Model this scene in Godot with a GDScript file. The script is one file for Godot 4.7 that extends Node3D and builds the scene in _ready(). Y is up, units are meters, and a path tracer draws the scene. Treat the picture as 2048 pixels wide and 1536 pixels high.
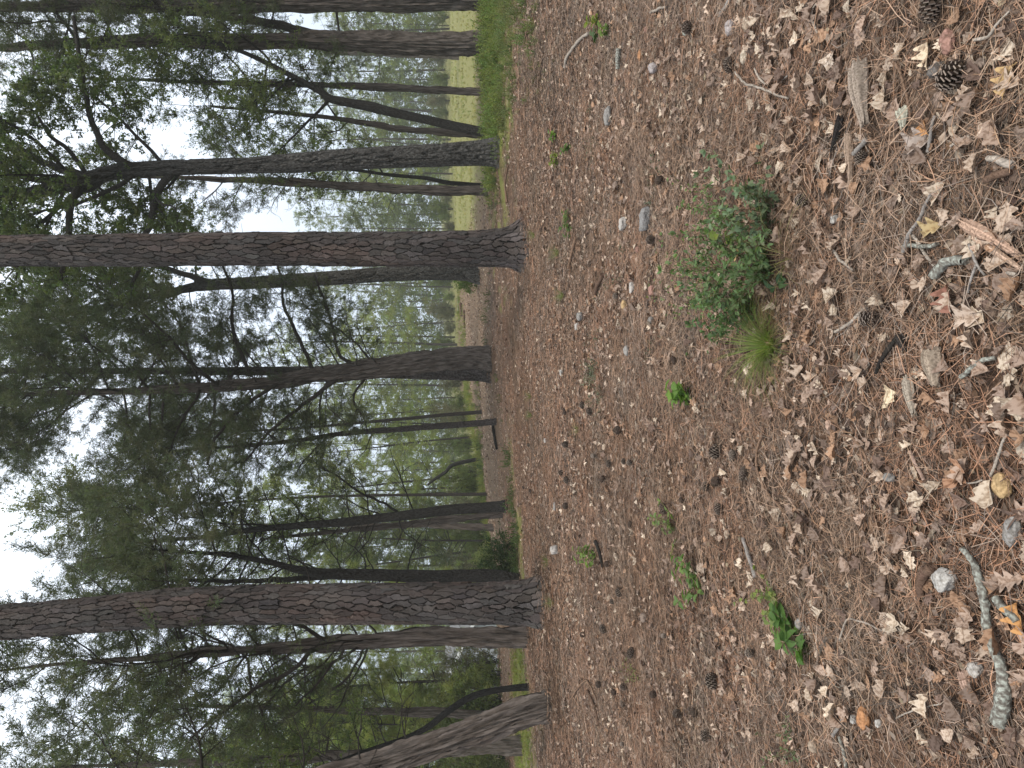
extends Node3D
# A pine and cedar wood under a bright overcast sky. The photograph was taken with the phone on its side,
# so the camera is rolled by a quarter turn: the picture's left is up.

class Shape:
	var v := PackedVector3Array()
	var n := PackedVector3Array()
	var u := PackedVector2Array()
	var c := PackedColorArray()
	var i := PackedInt32Array()
	func vert(p: Vector3, nn: Vector3, uv: Vector2, col: Color) -> int:
		v.append(p); n.append(nn); u.append(uv); c.append(col)
		return v.size() - 1
	func tri(a: int, b: int, d: int) -> void:
		i.append(a); i.append(d); i.append(b)
	func face(a: Vector3, b: Vector3, d: Vector3, col: Color) -> void:
		var nn := (b - a).cross(d - a).normalized()
		var k := v.size()
		v.append(a); v.append(b); v.append(d)
		n.append(nn); n.append(nn); n.append(nn)
		u.append(Vector2(a.x, a.y)); u.append(Vector2(b.x, b.y)); u.append(Vector2(d.x, d.y))
		c.append(col); c.append(col); c.append(col)
		i.append(k); i.append(k + 2); i.append(k + 1)
	func quad(a: Vector3, b: Vector3, d: Vector3, e: Vector3, col: Color) -> void:
		face(a, b, d, col); face(a, d, e, col)
	func box(lo: Vector3, hi: Vector3, col: Color) -> void:
		var p := []
		for k in 8:
			p.append(Vector3(hi.x if k & 1 else lo.x, hi.y if k & 2 else lo.y, hi.z if k & 4 else lo.z))
		quad(p[4], p[5], p[7], p[6], col); quad(p[1], p[0], p[2], p[3], col)
		quad(p[5], p[1], p[3], p[7], col); quad(p[0], p[4], p[6], p[2], col)
		quad(p[6], p[7], p[3], p[2], col); quad(p[0], p[1], p[5], p[4], col)
	func tube(path: PackedVector3Array, rad: PackedFloat32Array, sides: int, col: Color, cap := false) -> void:
		var m := path.size()
		if m < 2: return
		var t := (path[1] - path[0]).normalized()
		var e1 := t.cross(Vector3(0.31, 0.2, 0.93)).normalized()
		var first := v.size()
		var run := 0.0
		for j in m:
			var t2 := (path[mini(j + 1, m - 1)] - path[maxi(j - 1, 0)]).normalized()
			e1 = (e1 - t2 * e1.dot(t2)).normalized()
			var e2 := t2.cross(e1)
			if j > 0: run += path[j].distance_to(path[j - 1])
			for k in sides + 1:
				var a := TAU * k / sides
				var dr := e1 * cos(a) + e2 * sin(a)
				vert(path[j] + dr * rad[j], dr, Vector2(float(k) / sides, run), col)
		for j in m - 1:
			for k in sides:
				var a := first + j * (sides + 1) + k
				var b := a + 1
				var d := a + sides + 2
				var e := a + sides + 1
				tri(a, b, d); tri(a, d, e)
		if cap:
			for end in 2:
				var j := 0 if end == 0 else m - 1
				var dirn := (path[0] - path[1]).normalized() if end == 0 else (path[m - 1] - path[m - 2]).normalized()
				var ce := vert(path[j], dirn, Vector2(0.5, run), col)
				var ring := []
				for k in sides + 1:
					ring.append(vert(v[first + j * (sides + 1) + k], dirn, Vector2(float(k) / sides, run), col))
				for k in sides:
					if end == 0: tri(ce, ring[k + 1], ring[k])
					else: tri(ce, ring[k], ring[k + 1])
	func mesh(m: Material) -> ArrayMesh:
		var arr := []
		arr.resize(Mesh.ARRAY_MAX)
		arr[Mesh.ARRAY_VERTEX] = v; arr[Mesh.ARRAY_NORMAL] = n; arr[Mesh.ARRAY_TEX_UV] = u
		arr[Mesh.ARRAY_COLOR] = c; arr[Mesh.ARRAY_INDEX] = i
		var am := ArrayMesh.new()
		am.add_surface_from_arrays(Mesh.PRIMITIVE_TRIANGLES, arr)
		am.surface_set_material(0, m)
		return am

var rng := RandomNumberGenerator.new()
var nz := FastNoiseLite.new()
var used := {}
var M := {}
var SPRAY := {}

const TREES := [
	{"n":"loblolly_pine","l":"tall pine with platy bark and flared foot, nearest trunk right of centre","b":"plate","leaf":"pine","live":[16, 14, 20.5, 3.6, 1.6, 15],"dens":3.0,
	"p":[[2.51,-0.29,-12.77,0.579],[2.51,-0.04,-12.77,0.504],[2.5,0.07,-12.77,0.405],[2.48,0.32,-12.77,0.328],[2.45,0.82,-12.77,0.297],[2.45,2.24,-12.77,0.283],[2.47,4.83,-12.77,0.265],[2.46,6.5,-12.77,0.256],[2.46,8.93,-12.77,0.234],[2.51,13,-12.77,0.21],[2.61,17,-12.77,0.16],[2.61,21,-12.77,0.08]],
	"limbs":[]},
	{"n":"loblolly_pine","l":"tall thick pine with platy bark, left of centre, leaning slightly outward near its top","b":"plate","leaf":"pine","live":[16, 13, 20.5, 3.6, 1.6, 15],"dens":3.0,
	"p":[[-3.44,-0.23,-11.1,0.557],[-3.44,0.02,-11.1,0.485],[-3.44,0.12,-11.1,0.391],[-3.44,0.34,-11.1,0.324],[-3.43,0.73,-11.1,0.301],[-3.31,3.04,-11.1,0.281],[-3.23,5.26,-11.1,0.262],[-3.28,7.04,-11.1,0.234],[-3.31,8.09,-11.1,0.223],[-3.46,12,-11.1,0.22],[-3.66,16,-11.1,0.17],[-3.76,21,-11.1,0.08]],
	"limbs":[]},
	{"n":"forked_oak","l":"dark furrowed oak forking into several crooked limbs above the green ground cover","b":"oak","leaf":"oak","live":[22, 7.2, 15, 3.4, 2, 25],"dens":4.6,"dead":[5, 4, 7, 1.2, 20],
	"p":[[5.5,-0.25,-16.78,0.503],[5.5,-0,-16.78,0.437],[5.5,0.23,-16.78,0.331],[5.48,0.59,-16.78,0.284],[5.41,1.83,-16.78,0.26],[5.32,3.56,-16.78,0.242],[5.23,4.7,-16.78,0.225],[5.16,5.82,-16.78,0.183],[5.12,6.92,-16.78,0.177],[5.07,8.02,-16.78,0.171],[4.97,8.88,-16.78,0.171],[4.74,9.6,-16.78,0.16],[4.52,10.54,-16.78,0.142],[4.46,11.22,-16.78,0.124],[4.16,14,-16.78,0.1],[3.96,16,-16.78,0.04]],
	"limbs":[[[5.08,8.18,-16.78,0.095],[5.13,8.44,-16.64,0.087],[5.47,8.87,-16.5,0.079],[5.93,9.03,-16.35,0.072],[6.44,9.09,-16.21,0.064],[7.08,9.13,-16.07,0.057],[7.54,9.09,-15.92,0.049],[7.97,9.11,-15.78,0.041]],[[4.9,9.42,-16.78,0.1],[5.15,10.11,-16.98,0.087],[5.5,10.79,-17.18,0.074],[5.98,11.53,-17.38,0.061],[6.48,12.29,-17.58,0.047]],[[4.77,9.63,-16.78,0.077],[4.74,10.23,-16.53,0.068],[4.82,10.71,-16.28,0.059],[5.1,10.77,-16.03,0.05],[5.3,11.01,-15.78,0.041]],[[4.72,9.53,-16.78,0.095],[4.21,9.57,-16.48,0.083],[3.46,9.49,-16.18,0.071],[2.86,9.42,-15.88,0.059],[2.28,9.45,-15.58,0.047]],[[4.79,9.04,-16.78,0.065],[4.58,9.57,-16.98,0.058],[4.47,9.98,-17.18,0.051],[4.05,10.59,-17.38,0.044],[3.84,11.02,-17.58,0.037],[3.68,11.6,-17.78,0.03]],[[4.99,7.53,-16.78,0.095],[4.52,7.96,-16.94,0.083],[3.85,8.17,-17.1,0.071],[3.56,8.4,-17.26,0.059],[3,8.54,-17.42,0.047],[2.5,8.82,-17.58,0.035]],[[4.95,9.41,-16.78,0.059],[5.37,9.63,-16.66,0.05],[5.73,10.03,-16.53,0.041],[6,10.13,-16.41,0.033],[6.23,10.28,-16.28,0.024]],[[4.91,8.02,-16.78,0.035],[4.53,8.16,-17.28,0.03],[4.26,8.08,-17.78,0.024],[3.89,8.1,-18.28,0.018]],[[4.45,7.9,-16.78,0.03],[4.22,7.69,-16.58,0.026],[4.08,7.35,-16.38,0.022],[3.45,7.23,-16.18,0.018]]]},
	{"n":"red_cedar","l":"grey stringy-barked cedar that splits into two stems, near the right side of the view","b":"cedar","leaf":"cedar","live":[16, 10.5, 16, 3.2, 1.2, 10],"dens":4.4,"dead":[22, 4.5, 11, 2.0, 15],
	"p":[[10.35,-0.26,-21.44,0.365],[10.34,-0.01,-21.44,0.317],[10.29,0.62,-21.44,0.287],[10.27,1.67,-21.44,0.279],[10.27,3.15,-21.44,0.257],[10.3,4.18,-21.44,0.234],[10.3,5.48,-21.44,0.174],[10.24,6.92,-21.44,0.159],[10.21,8.33,-21.44,0.151],[10.18,9.72,-21.44,0.136],[10.11,11.1,-21.44,0.121],[10,12.46,-21.44,0.091],[9.9,13.8,-21.44,0.068],[10.1,16,-21.44,0.03]],
	"limbs":[[[10.28,4.03,-21.44,0.181],[10.43,4.77,-21.51,0.164],[10.64,5.5,-21.59,0.147],[10.87,6.24,-21.66,0.13],[11.03,7.26,-21.74,0.113],[11.19,8.43,-21.81,0.096],[11.39,9.87,-21.89,0.079],[11.53,11.03,-21.96,0.062],[11.89,12.73,-22.04,0.045]]]},
	{"n":"red_cedar","l":"dark trunk standing at the far right edge of the view","b":"cedar","leaf":"cedar","live":[20, 4.2, 15.5, 2.8, 1.2, 5],"dens":4.4,"dead":[4, 2.5, 4, 1.4, 10],
	"p":[[11.42,-0.26,-20.95,0.305],[11.41,-0.01,-20.95,0.266],[11.34,1.34,-20.95,0.243],[11.24,3.23,-20.95,0.229],[11.14,5.37,-20.95,0.199],[11,8.15,-20.95,0.162],[10.9,10.86,-20.95,0.125],[10.8,13.5,-20.95,0.089],[10.8,16,-20.95,0.03]],
	"limbs":[]},
	{"n":"slender_tree","l":"slender straight grey trunk between the two-stemmed cedar and the leaning black trunk","b":"cedar","leaf":"small","live":[12, 6, 12.5, 2.0, 1.2, 30],"dens":3.4,"dead":[6, 3, 6, 1.2, 20],
	"p":[[9.08,-0.25,-22,0.107],[9.08,0,-22,0.093],[9.1,1.1,-22,0.085],[9.2,4.13,-22,0.077],[9.23,6.35,-22,0.062],[9.23,7.81,-22,0.054],[9.28,9.96,-22,0.039],[9.3,12.07,-22,0.023]],
	"limbs":[]},
	{"n":"leaning_oak","l":"black trunk leaning to the right out of the green ground cover","b":"dark","leaf":"small","live":[15, 4.2, 10.5, 3.0, 2.0, 25],"dens":3.6,
	"p":[[7.41,-0.27,-21,0.162],[7.45,-0.02,-21,0.14],[7.68,1.14,-21,0.133],[7.99,2.59,-21,0.126],[8.19,3.45,-21,0.14],[8.29,4.02,-21,0.126],[8.41,4.59,-21,0.111],[8.62,4.87,-21,0.104],[9.07,5.71,-21,0.081],[9.63,6.82,-21,0.059],[9.96,7.78,-21,0.037],[10.15,8.87,-21,0.022]],
	"limbs":[]},
	{"n":"young_oak","l":"thin grey trunk just behind the leaning black trunk","b":"cedar","leaf":"small","live":[12, 4, 10, 2.4, 1.6, 25],"dens":3.2,
	"p":[[7.88,-0.25,-22.5,0.1],[7.89,0,-22.5,0.087],[7.98,1.12,-22.5,0.079],[8.09,2.68,-22.5,0.071],[8.28,3.91,-22.5,0.063],[8.46,5.13,-22.5,0.055],[8.56,6.33,-22.5,0.04],[8.73,8.42,-22.5,0.024]],
	"limbs":[]},
	{"n":"young_cedar","l":"thin upright brown trunk between the forked oak and the big platy pine on the right","b":"cedar","leaf":"cedar","live":[16, 5.5, 12.5, 1.7, 0.8, 15],"dens":4,"dead":[10, 2.5, 6, 1.2, 15],
	"p":[[6.02,-0.27,-22,0.151],[6.02,-0.02,-22,0.132],[6.04,1.94,-22,0.116],[6.14,4.2,-22,0.093],[6.25,5.69,-22,0.085],[6.32,7.16,-22,0.07],[6.39,9.32,-22,0.046],[6.43,11.44,-22,0.023]],
	"limbs":[]},
	{"n":"bent_sapling","l":"short crooked dark stem beside the thin brown trunk behind the forked oak","b":"dark","leaf":"small","live":[10, 3, 6, 1.5, 0.9, 25],"dens":3,
	"p":[[6.3,-0.28,-22.5,0.082],[6.32,-0.03,-22.5,0.071],[6.4,1.16,-22.5,0.071],[6.55,1.94,-22.5,0.063],[6.64,3.02,-22.5,0.055],[6.75,3.79,-22.5,0.048],[6.87,5.01,-22.5,0.032],[6.91,6.07,-22.5,0.016]],
	"limbs":[]},
	{"n":"tall_oak","l":"upright dark oak behind the big platy pine, forking high up","b":"oak","leaf":"oak","live":[26, 10.5, 20.5, 5.0, 3.0, 25],"dens":3.6,"dead":[8, 6, 11, 2.2, 20],
	"p":[[4.43,-0.26,-28.2,0.525],[4.44,-0.01,-28.2,0.457],[4.49,0.45,-28.2,0.377],[4.51,1.14,-28.2,0.348],[4.45,3.1,-28.2,0.298],[4.23,6.95,-28.2,0.268],[4.14,8.83,-28.2,0.238],[4.08,10.32,-28.2,0.218],[3.9,11.43,-28.2,0.149],[3.68,12.53,-28.2,0.129],[3.27,14.35,-28.2,0.109],[3.01,16.14,-28.2,0.089],[2.85,17.9,-28.2,0.07],[3.05,21,-28.2,0.04]],
	"limbs":[[[4.11,10.13,-28.2,0.139],[4.28,10.62,-28,0.123],[4.44,11.09,-27.8,0.107],[4.72,12.09,-27.6,0.091],[4.82,12.54,-27.4,0.075],[5.25,13.84,-27.2,0.06]],[[3.79,11.98,-28.2,0.099],[4.14,12.62,-28.45,0.087],[4.47,13.63,-28.7,0.074],[4.43,15.03,-28.95,0.062],[4.48,16.99,-29.2,0.05]]]},
	{"n":"red_cedar","l":"thick knotty cedar with arching bare branches in the middle of the view","b":"cedar","leaf":"cedar","live":[34, 7.6, 15.5, 4.6, 2.0, 0],"dens":5.5,"dead":[24, 3.2, 8.5, 2.4, 12],
	"p":[[0.77,-0.26,-21.52,0.453],[0.77,-0.01,-21.52,0.394],[0.81,0.24,-21.52,0.341],[0.85,0.68,-21.52,0.303],[0.75,1.9,-21.52,0.28],[0.56,3.62,-21.52,0.25],[0.43,5.01,-21.52,0.212],[0.38,5.52,-21.52,0.182],[0.24,6.46,-21.52,0.144],[0.15,8.03,-21.52,0.114],[0.08,9.99,-21.52,0.083],[0.05,12.05,-21.52,0.061],[0.04,14.08,-21.52,0.038]],
	"limbs":[[[0.46,4.43,-21.52,0.083],[0.17,4.77,-21.35,0.075],[-0.2,5.24,-21.19,0.066],[-0.6,5.77,-21.02,0.057],[-1.05,6.34,-20.85,0.048],[-1.55,6.79,-20.69,0.039],[-2.01,7.1,-20.52,0.03]],[[0.73,4.19,-21.52,0.061],[0.95,4.53,-21.32,0.053],[2.21,4.8,-21.12,0.045],[2.82,4.98,-20.92,0.038],[3.25,5.12,-20.72,0.03]],[[0.59,5.37,-21.52,0.061],[1.71,5.85,-21.67,0.053],[2.55,6.24,-21.82,0.045],[3.26,6.3,-21.97,0.038],[3.78,6.44,-22.12,0.03]],[[0.53,7.17,-21.52,0.061],[1.75,7.52,-21.12,0.051],[2.71,7.39,-20.72,0.04],[3.49,7.52,-20.32,0.03]],[[0.34,3.77,-21.52,0.045],[0.01,4.04,-21.27,0.038],[-0.35,4.16,-21.02,0.03],[-0.79,3.86,-20.77,0.023],[-1.21,3.7,-20.52,0.015]],[[0.21,6.32,-21.52,0.068],[-0.14,6.8,-21.12,0.059],[-0.68,7.4,-20.72,0.049],[-1.35,7.84,-20.32,0.04],[-1.99,7.92,-19.92,0.03]],[[0.7,3.61,-21.52,0.038],[1.14,3.92,-21.77,0.032],[1.77,4.61,-22.02,0.027],[2.11,5.24,-22.27,0.021],[2.76,5.87,-22.52,0.015]],[[0.37,4.87,-21.52,0.045],[-0.34,5.21,-21.72,0.035],[-1.25,5.26,-21.92,0.025],[-1.94,5.46,-22.12,0.015]]]},
	{"n":"loblolly_pine","l":"pine standing close behind the knotty cedar in the middle","b":"plate_far","leaf":"pine","live":[24, 11.5, 22, 3.8, 1.4, 15],"dens":3.4,
	"p":[[0.33,-0.29,-23.4,0.341],[0.33,-0.04,-23.4,0.297],[0.36,0.31,-23.4,0.247],[0.43,1.94,-23.4,0.222],[0.52,4.52,-23.4,0.181],[0.6,6.88,-23.4,0.148],[0.69,10.71,-23.4,0.115],[0.79,15.15,-23.4,0.091],[0.79,20,-23.4,0.08],[0.79,23,-23.4,0.03]],
	"limbs":[]},
	{"n":"young_pine","l":"slim straight pine trunk left of the knotty cedar","b":"plate_far","leaf":"pine","live":[14, 5.2, 11, 1.9, 0.9, 25],"dens":3.0,"dead":[12, 2.8, 7, 1.6, 20],
	"p":[[-1.18,-0.4,-22.7,0.129],[-1.19,-0.15,-22.7,0.112],[-1.23,0.54,-22.7,0.104],[-1.34,2.92,-22.7,0.096],[-1.41,4.48,-22.7,0.088],[-1.55,5.71,-22.7,0.072],[-1.64,6.62,-22.7,0.064],[-1.74,8.28,-22.7,0.048],[-1.82,10.5,-22.7,0.024]],
	"limbs":[[[-1.49,5.09,-22.7,0.04],[-1.75,5.38,-22.54,0.032],[-2.18,5.81,-22.37,0.024],[-2.61,6.09,-22.2,0.016]]]},
	{"n":"dark_cedar","l":"dark trunk with drooping bare twigs rising from the green strip left of the slim pine","b":"dark","leaf":"cedar","live":[22, 6.4, 13, 2.8, 1.4, 15],"dens":4.2,"dead":[24, 2.6, 7.5, 2.0, 20],
	"p":[[-3.44,-0.51,-19.94,0.226],[-3.44,-0.26,-19.94,0.197],[-3.44,0.02,-19.94,0.161],[-3.45,0.44,-19.94,0.147],[-3.48,1.42,-19.94,0.14],[-3.59,2.81,-19.94,0.133],[-3.68,4.18,-19.94,0.119],[-3.73,5.26,-19.94,0.098],[-3.8,6.86,-19.94,0.077],[-3.94,8.17,-19.94,0.056],[-3.99,10.11,-19.94,0.035]],
	"limbs":[[[-3.56,2.81,-19.94,0.042],[-3.21,3.2,-19.79,0.037],[-2.85,3.85,-19.64,0.032],[-2.4,4.35,-19.49,0.026],[-2.1,4.85,-19.34,0.021]]]},
	{"n":"grey_sapling","l":"slim pale trunk just behind the dark trunk with drooping twigs","b":"cedar","leaf":"small","live":[12, 4.5, 9, 2, 1, 25],"dens":3.4,"dead":[6, 2.5, 5, 1.3, 20],
	"p":[[-4,-0.48,-22,0.116],[-4.02,-0.21,-22,0.101],[-4.09,0.64,-22,0.085],[-4.19,2.18,-22,0.077],[-4.28,3.7,-22,0.062],[-4.36,5.2,-22,0.046],[-4.5,7.12,-22,0.031]],
	"limbs":[]},
	{"n":"grey_sapling","l":"pale grey trunk farther back, left of the dark trunk with drooping twigs","b":"cedar","leaf":"small","live":[14, 5, 11, 2.6, 1.3, 25],"dens":3.4,
	"p":[[-6.07,-0.72,-30,0.158],[-6.05,-0.47,-30,0.137],[-5.93,1.38,-30,0.116],[-5.82,2.42,-30,0.095],[-5.74,4.28,-30,0.085],[-5.64,6.52,-30,0.053],[-5.47,9.53,-30,0.032]],
	"limbs":[]},
	{"n":"dark_cedar","l":"dark cedar half hidden behind the thick pine on the left, forked above","b":"dark","leaf":"cedar","live":[16, 5.2, 9.5, 2.2, 1.3, 15],"dens":4.2,"dead":[20, 2.2, 5.5, 1.6, 15],
	"p":[[-4.06,-0.21,-14.5,0.159],[-4.03,0.04,-14.5,0.138],[-3.91,0.68,-14.5,0.128],[-3.85,1.99,-14.5,0.123],[-3.78,2.99,-14.5,0.117],[-3.7,3.98,-14.5,0.107],[-3.6,4.46,-14.5,0.077],[-3.42,5.04,-14.5,0.056],[-3.23,5.9,-14.5,0.041],[-3.07,7.31,-14.5,0.026]],
	"limbs":[[[-3.75,3.88,-14.5,0.066],[-3.81,4.49,-14.6,0.056],[-3.83,5.29,-14.7,0.046],[-3.8,6.49,-14.8,0.036],[-3.68,7.96,-14.9,0.026]]]},
	{"n":"red_cedar","l":"reddish-brown cedar with many rising branches, just left of the thick platy pine","b":"cedar","leaf":"cedar","live":[20, 4.8, 9.6, 2.4, 1.1, 25],"dens":4.0,"dead":[24, 2.4, 6, 1.7, 25],
	"p":[[-4.41,-0.17,-12.2,0.208],[-4.4,0.08,-12.2,0.18],[-4.4,0.19,-12.2,0.138],[-4.37,0.5,-12.2,0.125],[-4.32,1.1,-12.2,0.116],[-4.29,2.37,-12.2,0.107],[-4.28,3.04,-12.2,0.103],[-4.31,3.7,-12.2,0.095],[-4.31,4.84,-12.2,0.064],[-4.31,5.65,-12.2,0.056],[-4.35,6.44,-12.2,0.043],[-4.36,7.61,-12.2,0.03],[-4.41,8.75,-12.2,0.017]],
	"limbs":[[[-4.27,3.54,-12.2,0.039],[-4.03,3.84,-12.1,0.033],[-3.88,4.04,-12,0.028],[-3.77,4.37,-11.9,0.023],[-3.57,4.88,-11.8,0.017]],[[-4.36,3.7,-12.2,0.043],[-4.37,3.84,-12.04,0.038],[-4.63,4.15,-11.88,0.033],[-4.77,4.63,-11.72,0.028],[-5.17,5.28,-11.56,0.022],[-5.37,5.56,-11.4,0.017]],[[-4.36,2.88,-12.2,0.03],[-4.47,3,-12.3,0.027],[-4.9,3.25,-12.4,0.023],[-5.22,3.6,-12.5,0.02],[-5.49,4.07,-12.6,0.016],[-5.83,4.51,-12.7,0.013]],[[-4.35,3.04,-12.2,0.026],[-4.38,3.12,-12.08,0.023],[-4.53,3.45,-11.95,0.019],[-4.88,3.77,-11.83,0.016],[-5.07,4.03,-11.7,0.013]],[[-4.31,5.01,-12.2,0.03],[-4.53,4.92,-12.33,0.026],[-5.07,4.9,-12.45,0.021],[-5.51,4.76,-12.58,0.017],[-5.9,4.76,-12.7,0.013]],[[-4.3,3.21,-12.2,0.03],[-4.73,3.58,-12.4,0.026],[-4.86,4.12,-12.6,0.021],[-5.43,4.69,-12.8,0.017],[-6.02,5.09,-13,0.013]]]},
	{"n":"curved_sapling","l":"black curved sapling arching to the left above the green moss","b":"dark","leaf":"small","live":[10, 2.8, 5, 1.8, 1.2, 25],"dens":3.6,
	"p":[[-5.66,-0.18,-13.2,0.08],[-5.67,0.07,-13.2,0.07],[-5.68,0.53,-13.2,0.056],[-5.76,1.09,-13.2,0.06],[-6,1.56,-13.2,0.06],[-6.32,2.02,-13.2,0.056],[-6.49,2.48,-13.2,0.046],[-6.63,3.03,-13.2,0.037],[-6.85,3.84,-13.2,0.023],[-6.97,4.64,-13.2,0.014]],
	"limbs":[]},
	{"n":"leaning_cedar","l":"shaggy cedar leaning out of the left side of the view","b":"cedar","leaf":"cedar","live":[9, 4.6, 7.5, 1.8, 1.2, 20],"dens":3.6,"dead":[14, 2, 4.5, 1.3, 20],
	"p":[[-4.68,-0.23,-10.22,0.215],[-4.68,0.02,-10.22,0.187],[-4.7,0.15,-10.22,0.162],[-4.72,0.26,-10.22,0.151],[-4.8,0.62,-10.22,0.144],[-4.93,1.06,-10.22,0.155],[-5.08,1.57,-10.22,0.144],[-5.27,2.28,-10.22,0.13],[-5.4,2.98,-10.22,0.115],[-5.64,4.36,-10.22,0.079],[-5.81,5.7,-10.22,0.05],[-5.9,7,-10.22,0.025]],
	"limbs":[]},
	{"n":"grey_cedar","l":"upright grey-brown trunk behind the leaning cedar at the left side","b":"cedar","leaf":"cedar","live":[14, 4.2, 10.5, 2.3, 1.2, 20],"dens":3.6,"dead":[12, 2, 5, 1.6, 20],
	"p":[[-8.68,-0.4,-17,0.179],[-8.68,-0.15,-17,0.156],[-8.63,0.98,-17,0.132],[-8.66,1.82,-17,0.12],[-8.62,3.92,-17,0.096],[-8.57,6.2,-17,0.072],[-8.49,8.42,-17,0.048],[-8.41,10.58,-17,0.024]],
	"limbs":[]},
	{"n":"grey_cedar","l":"slim grey trunk seen between the curved sapling and the leaning cedar","b":"cedar","leaf":"small","live":[13, 4, 10.5, 2.4, 1.4, 25],"dens":3.4,"dead":[8, 2, 5, 1.4, 20],
	"p":[[-8.93,-0.4,-19,0.138],[-8.91,-0.15,-19,0.12],[-8.82,0.9,-19,0.1],[-8.69,1.82,-19,0.087],[-8.46,4.17,-19,0.067],[-8.26,6.09,-19,0.047],[-8.03,8.58,-19,0.027]],
	"limbs":[]},
	{"n":"dead_snag","l":"dark crooked dead stem leaning left in the wood behind the slim pine","b":"dark","leaf":"none",
	"p":[[-4.29,-0.9,-42,0.136],[-4.35,-0.65,-42,0.118],[-4.69,1.07,-42,0.118],[-5.11,1.52,-42,0.104],[-5.47,2.12,-42,0.089],[-5.81,2.56,-42,0.059]],
	"limbs":[]},
	{"n":"distant_cedar","l":"trunk of a cedar on the edge of the yellow-green field behind the two-stemmed cedar","b":"cedar","leaf":"cedar","live":[16, 4, 9.5, 2.6, 1.2, 10],"dens":2.6,
	"p":[[20.8,-0.24,-45,0.237],[20.81,0.01,-45,0.206],[20.84,1.19,-45,0.174],[20.85,2.13,-45,0.158],[20.86,4.93,-45,0.127],[20.88,8.31,-45,0.079]],
	"limbs":[]},
]
const CONES := [[1.58,-3.45,0.074],[2.07,-4.05,0.074],[1.37,-4.72,0.079],[1.01,-4.97,0.075],[0.72,-2.77,0.064],[0.13,-4.5,0.062],[0.74,-6.01,0.073],[-0.24,-7.29,0.077],[-0.29,-6.95,0.078],[-0.34,-8.35,0.088],[-0.41,-5.89,0.08],[-0.73,-8.32,0.087],[-0.71,-6.74,0.111],[-0.73,-6.19,0.065],[-0.65,-5.55,0.067],[-0.66,-5.73,0.052],[-1.12,-8.73,0.078],[-1.14,-8.24,0.086],[-0.89,-6.39,0.087],[-1.47,-8.36,0.088],[-1.14,-5.55,0.059],[-1.63,-6.24,0.066],[-1.13,-13,0.077],[-1.99,-13.55,0.071],[-1.92,-12.62,0.075],[-1.77,-5.84,0.079],[-1.92,-6.09,0.055],[-2.27,-6.42,0.082],[-2.7,-7.49,0.067],[-2.16,-5.53,0.092],[-2.91,-6.72,0.071],[-2.72,-6.11,0.069],[-2.53,-5.77,0.07],[-2.71,-5.85,0.057],[-3.07,-5.9,0.062],[-0.4,-3.8,0.087],[-0.4,-3.58,0.071],[-0.48,-3.45,0.074],[-0.57,-3.82,0.076],[-0.72,-3.8,0.064],[-0.88,-4.75,0.079],[-0.77,-4.42,0.054],[-0.62,-3.99,0.055],[-1.77,-4.8,0.066],[-1.74,-3.97,0.091],[-2.28,-5.04,0.061],[-2.21,-4.58,0.063],[-2.07,-4.29,0.059],[-1.39,-3.46,0.064],[-2.12,-4.1,0.069],[0.86,-1.91,0.091],[1.1,-1.99,0.094],[0.77,-2.37,0.044],[0.2,-2.34,0.077]]
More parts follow.
